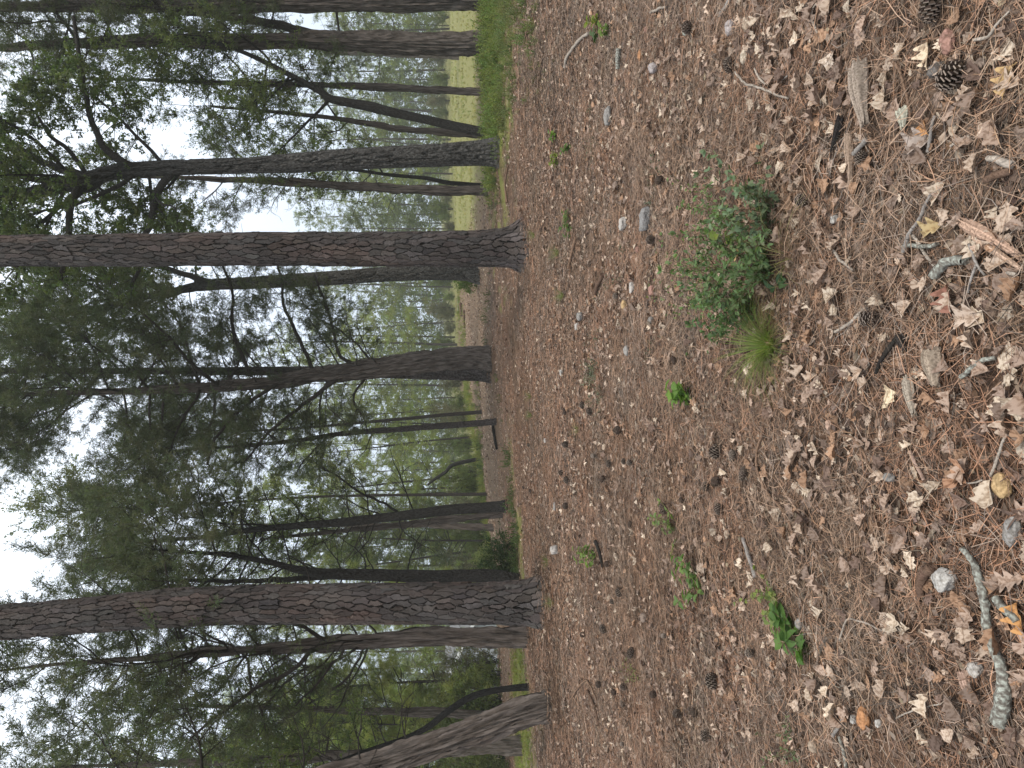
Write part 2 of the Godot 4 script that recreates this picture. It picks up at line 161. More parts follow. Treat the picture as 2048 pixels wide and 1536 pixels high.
const STONES := [
	[2.44,-6.41,0.184,0.092,"grey","long smooth grey cobble lying on the needles near the right side"],
	[1.72,-6.11,0.079,0.07,"brown","small brown stone with a dark hollow beside it, below the forked oak"],
	[1.2,-5.11,0.185,0.111,"slate","large blocky grey rock behind the leafy weeds, right of centre"],
	[1.32,-5.82,0.109,0.092,"pale","pale half-buried rock behind the large blocky grey rock"],
	[0.98,-1.96,0.077,0.047,"pink","pinkish-red egg-shaped stone at the bottom right of the view"],
	[0.92,-2.01,0.039,0.048,"dark","dark grey angular stone touching the large open pine cone"],
	[0.86,-1.84,0.036,0.033,"brown","small brown-grey stone below the large open pine cone"],
	[-0.31,-1.8,0.066,0.052,"ochre","yellow-orange knobbly stone at the bottom of the view"],
	[-0.43,-1.77,0.084,0.046,"grey","smooth light grey stone cut off by the bottom of the view"],
	[-0.63,-2.03,0.073,0.064,"white","angular whitish stone beside the short brown bark stick"],
	[-1.27,-2.49,0.081,0.055,"orange","smooth orange-brown two-lobed stone at the lower left"],
	[-1.31,-2.57,0.034,0.027,"white","small white pebble next to the orange-brown two-lobed stone"],
	[-1.25,-2.41,0.029,0.025,"pale","small pale pebble below the orange-brown two-lobed stone"],
	[-0.86,-1.92,0.044,0.041,"pale","pale grey-tan stone above the lichen-covered log"],
	[0.71,-7.54,0.097,0.097,"grey","small grey stone in the middle distance, right of centre"],
	[0.62,-7.74,0.077,0.066,"pale","small pale stone next to the small grey stone in the middle distance"],
	[0.25,-5.69,0.09,0.066,"grey","grey-tan rounded stone above the grass tuft, in the middle distance"],
	[0.76,-5.56,0.112,0.056,"pale","pale elongated stone beside a pine cone above the weeds"],
	[0.64,-5.8,0.083,0.058,"ochre","tan-orange stone below the pine cone above the weeds"],
	[0.6,-2.58,0.034,0.031,"white","white round pebble among the needles below the weeds"],
	[-0.19,-2.67,0.043,0.028,"pinktan","small tan-pink oval pebble, bottom centre"],
	[-0.35,-2.29,0.034,0.045,"grey","grey-green pebble under an oak leaf, bottom centre"],
	[1.56,-3.31,0.068,0.044,"cream","cream oval stone beside a pine cone at the right side"],
	[1.7,-3.28,0.082,0.043,"tan","tan oval stone at the right side, above the cream one"],
	[1.77,-3.45,0.081,0.066,"lavender","flat lavender-grey stone at the right side"],
	[2.19,-4.85,0.077,0.084,"lavender","pale grey-pink stone at the right side in the middle distance"],
	[2.47,-5.26,0.099,0.046,"orange","orange-brown oval pebble at the right side in the middle distance"],
	[2.1,-4.15,0.06,0.042,"greygreen","small grey-green stone beside a leaning pine cone at the right"],
	[0.65,-5,0.08,0.065,"pink","reddish stone behind the leafy weeds"],
	[0.44,-5.05,0.051,0.051,"grey","small grey stone left of the leafy weeds"],
	[-2.28,-9.6,0.096,0.164,"pale","pale grey stone in front of the green tuft left of the slim pine"],
	[-1.7,-9.69,0.124,0.055,"grey","small grey stone near the green strip in the middle"],
	[-1.79,-5.25,0.068,0.076,"brown","grey-brown flat stone among the needles on the left"],
	[0.13,-8.74,0.087,0.062,"white","white flat stone in the middle of the brown needle bed"],
	[-1.08,-2.97,0.048,0.039,"grey","light grey pebble beside the broad-leaved plant on the left"],
	[-1.57,-2.88,0.051,0.047,"tan","tan rounded stone at the left side near the bottom"],
	[0.64,-1.93,0.032,0.026,"tan","tan stone under leaves at the bottom right"],
	[1.02,-5.4,0.054,0.047,"pink","small pink stone between the blocky rock and the weeds"],
	[2.57,-5.07,0.044,0.037,"pink","tiny pinkish pebble far right"],
	[2.17,-5.84,0.067,0.05,"pinktan","small pinkish pebble below the long grey cobble"],
	[-0.6,-6.4,0.064,0.055,"tan","small tan stone among pine cones in the middle"],
	[-0.87,-10.71,0.076,0.076,"pale","pale pebble in the far part of the needle bed"],
]
const STICKS := [
	[[[0.935,-1.855],[0.915,-1.803],[0.933,-1.768],[0.954,-1.732]],0.005,0.003,"pale","pale bent bare twig at the bottom right corner"],
	[[[0.381,-2.18],[0.448,-2.134],[0.498,-2.089],[0.552,-2.042]],0.008,0.005,"grey","grey branch piece crossing two lichen-covered twigs at bottom right of centre"],
	[[[0.448,-2.134],[0.387,-2.08],[0.327,-2.034]],0.006,0.005,"pale","pale grey twig branching down from the grey branch piece"],
	[[[0.416,-2.176],[0.406,-2.097],[0.392,-2.021]],0.007,0.007,"lichen","short lichen-covered twig lying across the grey branch piece"],
	[[[0.301,-2.029],[0.319,-2.003],[0.332,-1.962],[0.32,-1.904]],0.016,0.015,"lichen","thick curved lichen-covered branch stub at the bottom"],
	[[[0.044,-1.807],[0.024,-1.868],[-0.007,-1.941]],0.006,0.008,"lichen","straight stick with white lichen at the bottom centre"],
	[[[0.245,-2.382],[0.195,-2.478],[0.167,-2.597]],0.007,0.006,"pale","pale straight twig beside a dark pine cone, bottom centre"],
	[[[0.127,-2.216],[0.064,-2.284],[0.008,-2.341]],0.009,0.006,"char","charred black stick at the bottom centre"],
	[[[-0.515,-1.951],[-0.55,-1.898],[-0.629,-1.863],[-0.723,-1.841],[-0.811,-1.804],[-0.9,-1.804],[-0.97,-1.819]],0.008,0.02,"lichen","large lichen-covered log at the bottom left"],
	[[[-0.619,-1.829],[-0.643,-1.795],[-0.664,-1.755]],0.014,0.011,"lichen","short lichen-covered branch beside the large lichen log"],
	[[[-0.594,-2.072],[-0.623,-2.114],[-0.666,-2.125],[-0.714,-2.141]],0.021,0.011,"bark","short dark brown bark stick beside the angular whitish stone"],
	[[[-0.258,-3.244],[-0.349,-3.3],[-0.422,-3.301],[-0.521,-3.235],[-0.58,-3.09],[-0.636,-3.025],[-0.683,-2.984],[-0.761,-2.976]],0.006,0.007,"brown","long thin curved bare stick lying across the needles, left of the grass tuft"],
	[[[-0.826,-3.514],[-0.893,-3.449],[-0.98,-3.377]],0.009,0.011,"grey","grey stick lying among needles, left of centre"],
	[[[1.522,-3.407],[1.425,-3.292],[1.314,-3.095],[1.237,-2.977],[1.19,-2.888]],0.006,0.005,"pale","pale wiry curved twig at the right side"],
	[[[1.447,-3.192],[1.382,-3.135],[1.318,-3.075]],0.005,0.005,"pale","short pale wiry twig crossing the wiry curved twig"],
	[[[1.272,-3.03],[1.281,-2.952],[1.285,-2.887]],0.005,0.004,"grey","short grey twig beside the wiry curved twig"],
	[[[2.613,-4.919],[2.531,-4.724],[2.453,-4.533]],0.009,0.007,"pale","small bleached twig near the right edge in the middle distance"],
	[[[3.851,-8.561],[3.887,-8.44],[3.866,-8.126],[3.783,-7.749],[3.635,-7.271]],0.017,0.015,"pale","curving pale branch lying near the right-hand ground cover"],
	[[[2.835,-5.931],[2.761,-5.955],[2.686,-5.98]],0.024,0.019,"lichen","short dark lichen-spotted stick near the right side"],
	[[[1.008,-6.559],[0.938,-6.691],[0.865,-6.869]],0.022,0.017,"bark","short brown stick in the middle distance right of the cedar"],
	[[[1.636,-7.853],[1.519,-8.03],[1.352,-8.304]],0.02,0.014,"brown","thin brown stick in front of the right platy pine"],
	[[[7.312,-59.961],[6.12,-59.436]],0.063,0.063,"grey","pale far-off fallen log behind the right platy pine"],
	[[[5.76,-50.459],[4.895,-50.324]],0.106,0.088,"bark","dark far-off fallen log behind the right platy pine"],
	[[[5.003,-47.669],[3.823,-47.589]],0.067,0.067,"bark","thin far-off fallen log in front of the dark one"],
	[[[-1.314,-23.534],[-1.626,-23.229],[-2.048,-22.609]],0.049,0.041,"char","dark fallen pole at the foot of the slim pine"],
	[[[0.307,-1.867],[0.263,-1.882],[0.231,-1.905]],0.004,0.004,"grey","thin grey twig below the lichen-covered branch stub"],
	[[[0.365,-1.893],[0.318,-1.867],[0.269,-1.842]],0.005,0.003,"grey","forked grey twig next to the split wood at the bottom"],
	[[[0.266,-1.766],[0.252,-1.733]],0.005,0.005,"pale","pale twig at the bottom edge"],
	[[[0.488,-2.592],[0.438,-2.528],[0.386,-2.461]],0.006,0.005,"pale","thin pale twig below the weeds"],
	[[[0.644,-2.696],[0.581,-2.638],[0.532,-2.589]],0.009,0.008,"bark","dark lichen-spotted twig below the weeds"],
	[[[0.797,-2.431],[0.811,-2.392],[0.833,-2.351]],0.01,0.008,"grey","short pale grey stick beside the strip of weathered wood"],
	[[[1.042,-2.214],[0.978,-2.162],[0.928,-2.141],[0.86,-2.129],[0.812,-2.131]],0.005,0.004,"brown","brown crooked twig beside the lichen-covered bark piece"],
	[[[0.674,-1.957],[0.671,-1.92],[0.673,-1.882]],0.004,0.004,"pale","straight pale twig at bottom right"],
	[[[0.69,-2.052],[0.744,-2.029],[0.785,-2.017]],0.006,0.005,"grey","grey twig standing among oak leaves, bottom right"],
	[[[0.597,-1.813],[0.573,-1.771],[0.549,-1.724]],0.009,0.011,"pale","thick bleached stick at the bottom right edge"],
	[[[0.54,-1.827],[0.53,-1.781],[0.534,-1.732]],0.011,0.012,"bark","rough brown stick at the bottom right edge"],
	[[[1.463,-2.644],[1.444,-2.681],[1.312,-2.634]],0.004,0.004,"pale","thin light twig at the right edge"],
	[[[1.893,-3.565],[1.897,-3.499],[1.901,-3.435]],0.012,0.01,"grey","grey stick end at the right edge"],
	[[[0.237,-3.371],[0.184,-3.308]],0.005,0.004,"pale","tiny twig in the grass tuft"],
	[[[-1.032,-2.635],[-0.933,-2.571],[-0.901,-2.449],[-0.897,-2.347]],0.004,0.003,"pale","thin pale arching twig on the left"],
	[[[-1.439,-2.708],[-1.375,-2.657],[-1.316,-2.616]],0.008,0.007,"grey","grey lichen-spotted twig beside the orange-brown stone"],
	[[[-1.416,-2.66],[-1.464,-2.639],[-1.522,-2.615]],0.008,0.007,"lichen","lichen-covered twig at the lower left edge"],
	[[[-1.178,-2.299],[-1.099,-2.188],[-1.025,-2.069]],0.003,0.002,"pale","thin straight pale twig at the lower left"],
	[[[-0.226,-2.567],[-0.238,-2.471],[-0.304,-2.4],[-0.357,-2.371]],0.005,0.004,"brown","brown curved stick at the bottom centre"],
	[[[-0.357,-2.371],[-0.395,-2.414],[-0.463,-2.5]],0.004,0.003,"brown","thin brown twig joining the curved stick at bottom centre"],
	[[[-0.248,-2.179],[-0.293,-2.145],[-0.334,-2.115]],0.006,0.006,"pinkbark","pinkish-brown stick at bottom centre"],
	[[[-0.288,-1.843],[-0.243,-1.815],[-0.192,-1.788],[-0.165,-1.777]],0.005,0.003,"pale","pale twig beside the yellow-orange stone"],
	[[[-0.302,-1.871],[-0.319,-1.918],[-0.313,-1.987]],0.003,0.002,"pale","thin wiry twig left of the yellow-orange stone"],
	[[[-4.027,-8.9],[-3.172,-7.451],[-3.157,-6.936]],0.011,0.008,"brown","thin brown twig in the needle bed at the left"],
	[[[-3.267,-7.426],[-3.275,-7.088],[-3.38,-6.881]],0.018,0.013,"bark","straight brown stick in the needle bed at the left"],
	[[[-1.515,-6.694],[-1.58,-6.559],[-1.647,-6.486],[-1.722,-6.453]],0.019,0.012,"char","dark rotten stick in the hollow beside the light green leafy sprout"],
	[[[3.968,-15.443],[4.403,-15.629],[4.608,-14.863]],0.022,0.017,"brown","long thin stick along the edge of the ground cover by the forked oak"],
]

# ---------------------------------------------------------------- helpers
func rf(a: float, b: float) -> float:
	return rng.randf_range(a, b)

func sm(a: float, b: float, x: float) -> float:
	var t := clampf((x - a) / (b - a), 0.0, 1.0)
	return t * t * (3.0 - 2.0 * t)

# needles heaped against the feet of the near trunks: x, z, reach, height
const FEET := [[2.53, -12.94, 0.62, 0.15], [-3.47, -11.2, 0.66, 0.16], [5.5, -16.78, 0.7, 0.15], [-4.4, -12.2, 0.45, 0.12], [-4.68, -10.22, 0.5, 0.14], [0.79, -21.95, 0.9, 0.16], [-3.44, -19.9, 0.5, 0.12]]

# height of the ground
func gh(x: float, z: float) -> float:
	var d := -z
	var crest := 18.5 + 5.5 * tanh((x + 1.0) / 4.0)
	var y := 0.05 * sin(0.55 * x + 0.31 * d + 0.4) * sm(1, 6, absf(d)) + 0.04 * sin(0.8 * d - 0.6 * x + 1.0) * sm(1, 5, absf(d))
	for b in FEET:
		y += b[3] * exp(-((x - b[0]) * (x - b[0]) + (z - b[1]) * (z - b[1])) / (b[2] * b[2]))
	y -= 0.22 * sm(crest - 1.0, crest + 4.0, d) * sm(3, -2, x)
	y -= 0.045 * maxf(0.0, minf(d, 60.0) - 22.0) * sm(0, -10, x) + 1.2 * sm(32, 56, d) * sm(-8, -16, x)
	return y

func on_ground(x: float, z: float, lift := 0.0) -> Vector3:
	return Vector3(x, gh(x, z) + lift, z)

func numbered(called: String) -> String:
	used[called] = used.get(called, 0) + 1
	return called if used[called] == 1 else "%s_%03d" % [called, used[called] - 1]

func tag(o: Node, label: String, category: String, group := "", kind := "") -> void:
	if label: o.set_meta("label", label)
	if category: o.set_meta("category", category)
	if group: o.set_meta("group", group)
	if kind: o.set_meta("kind", kind)

func part(called: String, mesh: Mesh, parent: Node, kind := "") -> MeshInstance3D:
	var o := MeshInstance3D.new()
	o.name = called
	o.mesh = mesh
	parent.add_child(o, true)
	if kind: o.set_meta("kind", kind)
	return o

func single(called: String, mesh: Mesh, at: Transform3D, label: String, category: String, group := "", kind := "") -> MeshInstance3D:
	var o := MeshInstance3D.new()
	o.name = numbered(called)
	o.mesh = mesh
	o.transform = at
	add_child(o, true)
	tag(o, label, category, group, kind)
	return o

func base(called: String, at: Vector3, label: String, category: String, group := "") -> Node3D:
	var o := Node3D.new()
	o.name = numbered(called)
	o.position = at
	add_child(o, true)
	tag(o, label, category, group)
	return o

func swarm(called: String, mesh: Mesh, where: Array, tint: Array, parent: Node) -> MultiMeshInstance3D:
	var mm := MultiMesh.new()
	mm.transform_format = MultiMesh.TRANSFORM_3D
	mm.use_colors = true
	mm.mesh = mesh
	mm.instance_count = where.size()
	for k in where.size():
		mm.set_instance_transform(k, where[k])
		mm.set_instance_color(k, tint[k])
	var o := MultiMeshInstance3D.new()
	o.name = called
	o.multimesh = mm
	parent.add_child(o, true)
	o.set_meta("kind", "stuff")
	return o

func mat(rough := 0.9, spec := 0.3) -> StandardMaterial3D:
	var m := StandardMaterial3D.new()
	m.albedo_color = Color.WHITE
	m.vertex_color_use_as_albedo = true
	m.roughness = rough
	m.metallic_specular = spec
	return m

func ramp(stops: Array) -> Gradient:
	var g := Gradient.new()
	var off := PackedFloat32Array()
	var col := PackedColorArray()
	for s in stops:
		off.append(s[0]); col.append(Color(s[1], s[2], s[3]).linear_to_srgb())
	g.offsets = off
	g.colors = col
	return g

func noise_tex(freq: float, sd: int, stops: Array, kind := 0, size := 512, oct := 4) -> NoiseTexture2D:
	var f := FastNoiseLite.new()
	f.noise_type = FastNoiseLite.TYPE_SIMPLEX_SMOOTH if kind == 0 else FastNoiseLite.TYPE_CELLULAR
	f.frequency = freq
	f.seed = sd
	f.fractal_octaves = oct
	if kind == 2:
		f.noise_type = FastNoiseLite.TYPE_SIMPLEX
		f.fractal_type = FastNoiseLite.FRACTAL_RIDGED
	var t := NoiseTexture2D.new()
	t.width = size; t.height = size
	t.seamless = true
	t.noise = f
	if stops: t.color_ramp = ramp(stops)
	return t

func curve(path: Array, step: float) -> Array:
	# Catmull-Rom through [x, y, z, r] points: [points, radii]
	var pts := PackedVector3Array()
	var rad := PackedFloat32Array()
	var m := path.size()
	for j in m - 1:
		var p0: Array = path[maxi(j - 1, 0)]
		var p1: Array = path[j]
		var p2: Array = path[j + 1]
		var p3: Array = path[mini(j + 2, m - 1)]
		var a := Vector3(p1[0], p1[1], p1[2])
		var b := Vector3(p2[0], p2[1], p2[2])
		var m1 := (b - Vector3(p0[0], p0[1], p0[2])) * 0.5
		var m2 := (Vector3(p3[0], p3[1], p3[2]) - a) * 0.5
		var ln := a.distance_to(b)
		if j > 0: m1 = m1.limit_length(ln * 1.1)
		m2 = m2.limit_length(ln * 1.1)
		var k := maxi(1, int(ceil(ln / step)))
		for q in k:
			var t := float(q) / k
			var t2 := t * t
			var t3 := t2 * t
			pts.append(a * (2 * t3 - 3 * t2 + 1) + m1 * (t3 - 2 * t2 + t) + b * (3 * t2 - 2 * t3) + m2 * (t3 - t2))
			rad.append(lerpf(p1[3], p2[3], t))
	var l: Array = path[m - 1]
	pts.append(Vector3(l[0], l[1], l[2])); rad.append(l[3])
	return [pts, rad]

# ---------------------------------------------------------------- bark
# one continuous trunk whose surface is really furrowed
func trunk_shape(path: Array, org: Vector3, step: float, sides: int, bark: String, sd: float) -> Shape:
	var cr := curve(path, step)
	var pts: PackedVector3Array = cr[0]
	var rad: PackedFloat32Array = cr[1]
	var s := Shape.new()
	var m := pts.size()
	var t := (pts[1] - pts[0]).normalized()
	var e1 := t.cross(Vector3(0, 0, 1)).normalized()
	var grid := PackedVector3Array()
	var col := PackedColorArray()
	var run := PackedFloat32Array()
	var l := 0.0
	for j in m:
		var t2 := (pts[mini(j + 1, m - 1)] - pts[maxi(j - 1, 0)]).normalized()
		e1 = (e1 - t2 * e1.dot(t2)).normalized()
		var e2 := t2.cross(e1)
		if j > 0: l += pts[j].distance_to(pts[j - 1])
		run.append(l)
		var r := rad[j]
		for k in sides:
			var a := TAU * k / sides
			var ca := cos(a)
			var sa := sin(a)
			var w := 0.0
			var g := 0.0
			if bark == "oak" or bark == "plate_far":
				g = absf(nz.get_noise_3d(ca * r * 620.0 + sd, l * 120.0, sa * r * 620.0))
				w = -0.065 * (1.0 - sm(0.0, 0.24, g)) * minf(1.0, r / 0.15) + 0.01 * nz.get_noise_3d(ca * 90 + sd, l * 60.0, sa * 90)
			elif bark == "cedar":
				g = absf(nz.get_noise_3d(ca * r * 1000.0 + sd, l * 35.0, sa * r * 1000.0)) - 0.6 * absf(nz.get_noise_3d(ca * r * 2600.0 + sd, l * 110.0, sa * r * 2600.0))
				w = 0.16 * g * minf(1.0, r / 0.12) + r * 0.16 * nz.get_noise_3d(ca * 70 + sd, l * 22.0, sa * 70) + r * 0.07 * nz.get_noise_3d(ca * 170, l * 18.0 + sd, sa * 170)
			else:
				g = nz.get_noise_3d(ca * r * 800.0 + sd, l * 200.0, sa * r * 800.0)
				w = r * 0.10 * g + r * 0.10 * nz.get_noise_3d(ca * 80 + sd, l * 80.0, sa * 80)
			grid.append(pts[j] - org + (e1 * ca + e2 * sa) * (r + w))
			var tone := 1.0 + 0.35 * nz.get_noise_3d(ca * 60 + sd, l * 45.0, sa * 60 + 200.0) + 0.3 * nz.get_noise_3d(ca * r * 1900.0, l * 130.0 + sd, sa * r * 1900.0)
			col.append(Color(tone, tone, tone))
	for j in m:
		for k in sides + 1:
			var kk := k % sides
			var p := grid[j * sides + kk]
			var du := grid[j * sides + (kk + 1) % sides] - grid[j * sides + (kk + sides - 1) % sides]
			var dv := grid[mini(j + 1, m - 1) * sides + kk] - grid[maxi(j - 1, 0) * sides + kk]
			s.vert(p, du.cross(dv).normalized(), Vector2(float(k) / sides, run[j]), col[j * sides + kk])
	for j in m - 1:
		for k in sides:
			var a := j * (sides + 1) + k
			s.tri(a, a + 1, a + sides + 2)
			s.tri(a, a + sides + 2, a + sides + 1)
	return s

# loose plates of pine bark, cells of an uneven lattice wrapped round the trunk
func plate_trunk(root: Node3D, path: Array, org: Vector3, sd: int) -> void:
	var r0: float = path[4][3]
	var core := []
	for q in path:
		core.append([q[0], q[1], q[2], maxf(0.02, q[3] - 0.018)])
	part("trunk", trunk_shape(core, org, 0.10, 36, "oak", sd).mesh(M.furrow), root)
	var cr := curve(path, 0.05)
	var pts: PackedVector3Array = cr[0]
	var rad: PackedFloat32Array = cr[1]
	var run := PackedFloat32Array([0.0])
	for j in range(1, pts.size()):
		run.append(run[j - 1] + pts[j].distance_to(pts[j - 1]))
	var total := 13.0
	var circ := TAU * r0
	var nc := int(round(circ / 0.092))
	var cw := circ / nc
	var ch := 0.215
	var nr := int(total / ch)
	var site := []
	var asp := 0.36
	for row in nr:
		for q in nc:
			var sx := (q + 0.5 + (0.5 if row % 2 else 0.0) + rf(-0.36, 0.36)) * cw
			var sy := (row + 0.5 + rf(-0.42, 0.42)) * ch
			site.append(Vector2(sx, sy * asp))
	var rest := Shape.new()
	var shown := 0
	var reach := cw * 2.6
	for row in nr:
		for q in nc:
			var me: Vector2 = site[row * nc + q]
			var poly := PackedVector2Array([me + Vector2(-reach, -reach), me + Vector2(reach, -reach), me + Vector2(reach, reach), me + Vector2(-reach, reach)])
			for dr in range(-2, 3):
				var rr := row + dr
				if rr < 0 or rr >= nr: continue
				for dq in range(-3, 4):
					if dr == 0 and dq == 0: continue
					var qq := q + dq
					var o: Vector2 = site[rr * nc + posmod(qq, nc)]
					if qq < 0: o.x -= circ
					elif qq >= nc: o.x += circ
					var mid := (me + o) * 0.5
					var nn := o - me
					var keep := PackedVector2Array()
					for e in poly.size():
						var a := poly[e]
						var b := poly[(e + 1) % poly.size()]
						var da := (a - mid).dot(nn)
						var db := (b - mid).dot(nn)
						if da <= 0: keep.append(a)
						if (da < 0 and db > 0) or (da > 0 and db < 0): keep.append(a.lerp(b, da / (da - db)))
					poly = keep
					if poly.size() < 3: break
				if poly.size() < 3: break
			if poly.size() < 3: continue
			# back to metres, more points, a gap, ragged edges
			var ring := PackedVector2Array()
			var ce := Vector2.ZERO
			for e in poly.size():
				var a := poly[e]
				var b := poly[(e + 1) % poly.size()]
				ring.append(Vector2(a.x, a.y / asp))
				var cut := int(a.distance_to(b) / 0.016)
				for w in cut:
					var md := a.lerp(b, (w + 1.0) / (cut + 1.0))
					ring.append(Vector2(md.x, md.y / asp))
			for p in ring: ce += p
			ce /= ring.size()
			var fine := PackedVector2Array()
			for p in ring:
				var wob := Vector2(nz.get_noise_2d(p.x * 1500.0 + sd * 7, p.y * 900.0), nz.get_noise_2d(p.x * 1500.0 + 300.0, p.y * 900.0 + sd) * 1.6) * 0.026
				var inward := ce - p
				fine.append(p + wob + Vector2(signf(inward.x) * minf(absf(inward.x) * 0.5, rf(0.004, 0.013)), signf(inward.y) * minf(absf(inward.y) * 0.3, rf(0.0005, 0.004))))
			var sh := Shape.new()
			var thick := rf(0.010, 0.034)
			var tone := rf(0.70, 1.25) * (1.0 + 0.35 * nz.get_noise_2d(me.x * 160.0 + sd * 50, me.y * 160.0))
			var red := rf(0.97, 1.08) + maxf(0.0, 0.26 * nz.get_noise_2d(me.x * 110.0 + 90.0, me.y * 130.0 + sd * 20.0))
			var c := Color(0.104 * tone * red, 0.092 * tone, 0.087 * tone / (red * 0.5 + 0.5))
			var tilt := rf(-0.006, 0.008)
			var rings := []
			for lev in 3:
				var rr := []
				for p in fine:
					var pp := p if lev < 2 else p.lerp(ce, 0.10)
					var hgt := -0.022 if lev == 0 else (thick * 0.75 if lev == 1 else thick)
					if lev > 0: hgt += tilt * signf(ce.y - p.y)
					rr.append([pp, hgt + (rf(-0.0035, 0.0035) if lev else 0.0)])
				rings.append(rr)
			rings.append([[ce, thick + rf(-0.003, 0.003)]])
			var place := func(e) -> Vector3:
				var y: float = clampf(e[0].y, 0.0, 12.9)
				var j := clampi(run.bsearch(y) - 1, 0, pts.size() - 2)
				var t := clampf((y - run[j]) / maxf(0.001, run[j + 1] - run[j]), 0.0, 1.0)
				var cen := pts[j].lerp(pts[j + 1], t)
				var rad_ := lerpf(rad[j], rad[j + 1], t)
				var an: float = e[0].x / circ * TAU
				var fl: float = 1.0 + 0.24 * pow(0.5 + 0.5 * sin(an * 4.0 + sd), 2.0) * sm(0.8, 0.1, y)
				return cen - org + Vector3(sin(an), 0, cos(an)) * (rad_ * fl + e[1])
			var nf := fine.size()
			var vv := []
			for lev in 3:
				for e in nf: vv.append(place.call(rings[lev][e]))
			vv.append(place.call(rings[3][0]))
			var nrm: Vector3 = (vv[nf * 3] - (pts[clampi(run.bsearch(ce.y), 0, pts.size() - 1)] - org)) * Vector3(1, 0, 1)
			nrm = nrm.normalized()
			var facing := nrm.z > 0.15 and ce.y < 4.6 and ce.y > 0.1 and shown < 250
			var into: Shape = sh if facing else rest
			var flip: bool = (vv[nf + 1] - vv[nf]).cross(vv[nf * 3] - vv[nf]).dot(nrm) < 0.0
			for e in nf:
				var e2 := (e + 1) % nf
				for lev in 2:
					var a: Vector3 = vv[lev * nf + e]
					var b: Vector3 = vv[lev * nf + e2]
					var d: Vector3 = vv[(lev + 1) * nf + e2]
					var f: Vector3 = vv[(lev + 1) * nf + e]
					if flip: into.quad(b, a, f, d, c)
					else: into.quad(a, b, d, f, c)
				if flip: into.face(vv[2 * nf + e2], vv[2 * nf + e], vv[3 * nf], c)
				else: into.face(vv[2 * nf + e], vv[2 * nf + e2], vv[3 * nf], c)
			if facing:
				part("bark_plate", sh.mesh(M.plate), root)
				shown += 1
	part("bark_plate", rest.mesh(M.plate), root, "stuff")

# ---------------------------------------------------------------- twigs with leaves, the unit of every crown
func leaf_face(s: Shape, at: Vector3, dir: Vector3, up: Vector3, ln: float, wd: float, col: Color) -> void:
	var side := dir.cross(up).normalized()
	var nn := side.cross(dir).normalized()
	var a := at + dir * ln * 0.35 + side * wd * 0.5 + nn * wd * 0.12
	var b := at + dir * ln * 0.35 - side * wd * 0.5 + nn * wd * 0.12
	var a2 := at + dir * ln * 0.72 + side * wd * 0.38 + nn * wd * 0.05
	var b2 := at + dir * ln * 0.72 - side * wd * 0.38 + nn * wd * 0.05
	var e := at + dir * ln - nn * wd * 0.1
	s.face(at, a, b, col); s.quad(a, a2, b2, b, col); s.face(a2, e, b2, col)

func rv() -> Vector3:
	return Vector3(rf(-1, 1), rf(-1, 1), rf(-1, 1)).normalized()

func make_spray(kind: String) -> ArrayMesh:
	var s := Shape.new()
	var bark := Color(1.6, 0.9, 1.6)
	if kind == "oak" or kind == "small":
		var ln := 0.42
		var stems := 4
		for q in stems:
			var d := (Vector3.UP * 1.1 + rv() * (0.15 if q == 0 else 0.9)).normalized()
			var st := Vector3.UP * (0.0 if q == 0 else rf(0.05, 0.25))
			var l2 := ln if q == 0 else rf(0.15, 0.3)
			var en := st + d * l2
			s.tube(PackedVector3Array([st, (st + en) * 0.5 + rv() * 0.02, en]), PackedFloat32Array([0.004, 0.003, 0.0015]), 3, bark)
			var nl := (12 if q == 0 else 8) if kind == "oak" else (13 if q == 0 else 9)
			for k in nl:
				var t := rf(0.2, 1.0)
				var p := st.lerp(en, t)
				var ld := (d * 0.5 + rv()).normalized()
				var sz := rf(0.055, 0.095) if kind == "oak" else rf(0.04, 0.07)
				var g := rf(0.7, 1.3)
				leaf_face(s, p + ld * 0.015, ld, (Vector3.UP + rv() * 0.7).normalized(), sz, sz * rf(0.45, 0.65), Color(g * rf(0.9, 1.15), g, g * 0.9))
	elif kind == "cedar":
		for q in 7:
			var d := (Vector3.UP * 1.2 + rv() * (0.1 if q == 0 else 0.85)).normalized()
			var st := Vector3.UP * (0.0 if q == 0 else rf(0.02, 0.28))
			var l2 := 0.42 if q == 0 else rf(0.14, 0.26)
			var en := st + d * l2
			s.tube(PackedVector3Array([st, en]), PackedFloat32Array([0.004, 0.002]), 3, bark)
			for k in (12 if q == 0 else 8):
				var t := rf(0.15, 1.0)
				var p := st.lerp(en, t)
				var ld := (d * 0.9 + rv()).normalized()
				var sd := ld.cross(rv()).normalized()
				var w := rf(0.005, 0.009)
				var l3 := rf(0.05, 0.11)
				var g := rf(0.65, 1.3)
				var c := Color(g, g, g)
				var e2 := p + ld * l3
				var mid := p + ld * l3 * 0.5 + rv() * 0.01
				s.quad(p, mid + sd * w, e2, mid - sd * w, c)
	else:
		for q in 3:
			var d := (Vector3.UP * 1.3 + rv() * (0.1 if q == 0 else 0.9)).normalized()
			var st := Vector3.UP * (0.0 if q == 0 else rf(0.0, 0.15))
			var l2 := 0.3 if q == 0 else rf(0.14, 0.22)
			var en := st + d * l2
			s.tube(PackedVector3Array([st, en]), PackedFloat32Array([0.006, 0.004]), 3, bark)
			for k in 34:
				var p := st.lerp(en, rf(0.35, 1.0))
				var ld := (d * rf(0.5, 1.3) + rv()).normalized()
				var sd := ld.cross(rv()).normalized() * rf(0.0018, 0.003)
				var l3 := rf(0.13, 0.22)
				var g := rf(0.7, 1.35)
				var c := Color(g, g, g)
				var tip := p + ld * l3 + Vector3(0, -0.02, 0)
				s.face(p + sd, tip, p - sd, c)
	return s.mesh(M.leaf_pine if kind == "pine" else M.leaf)

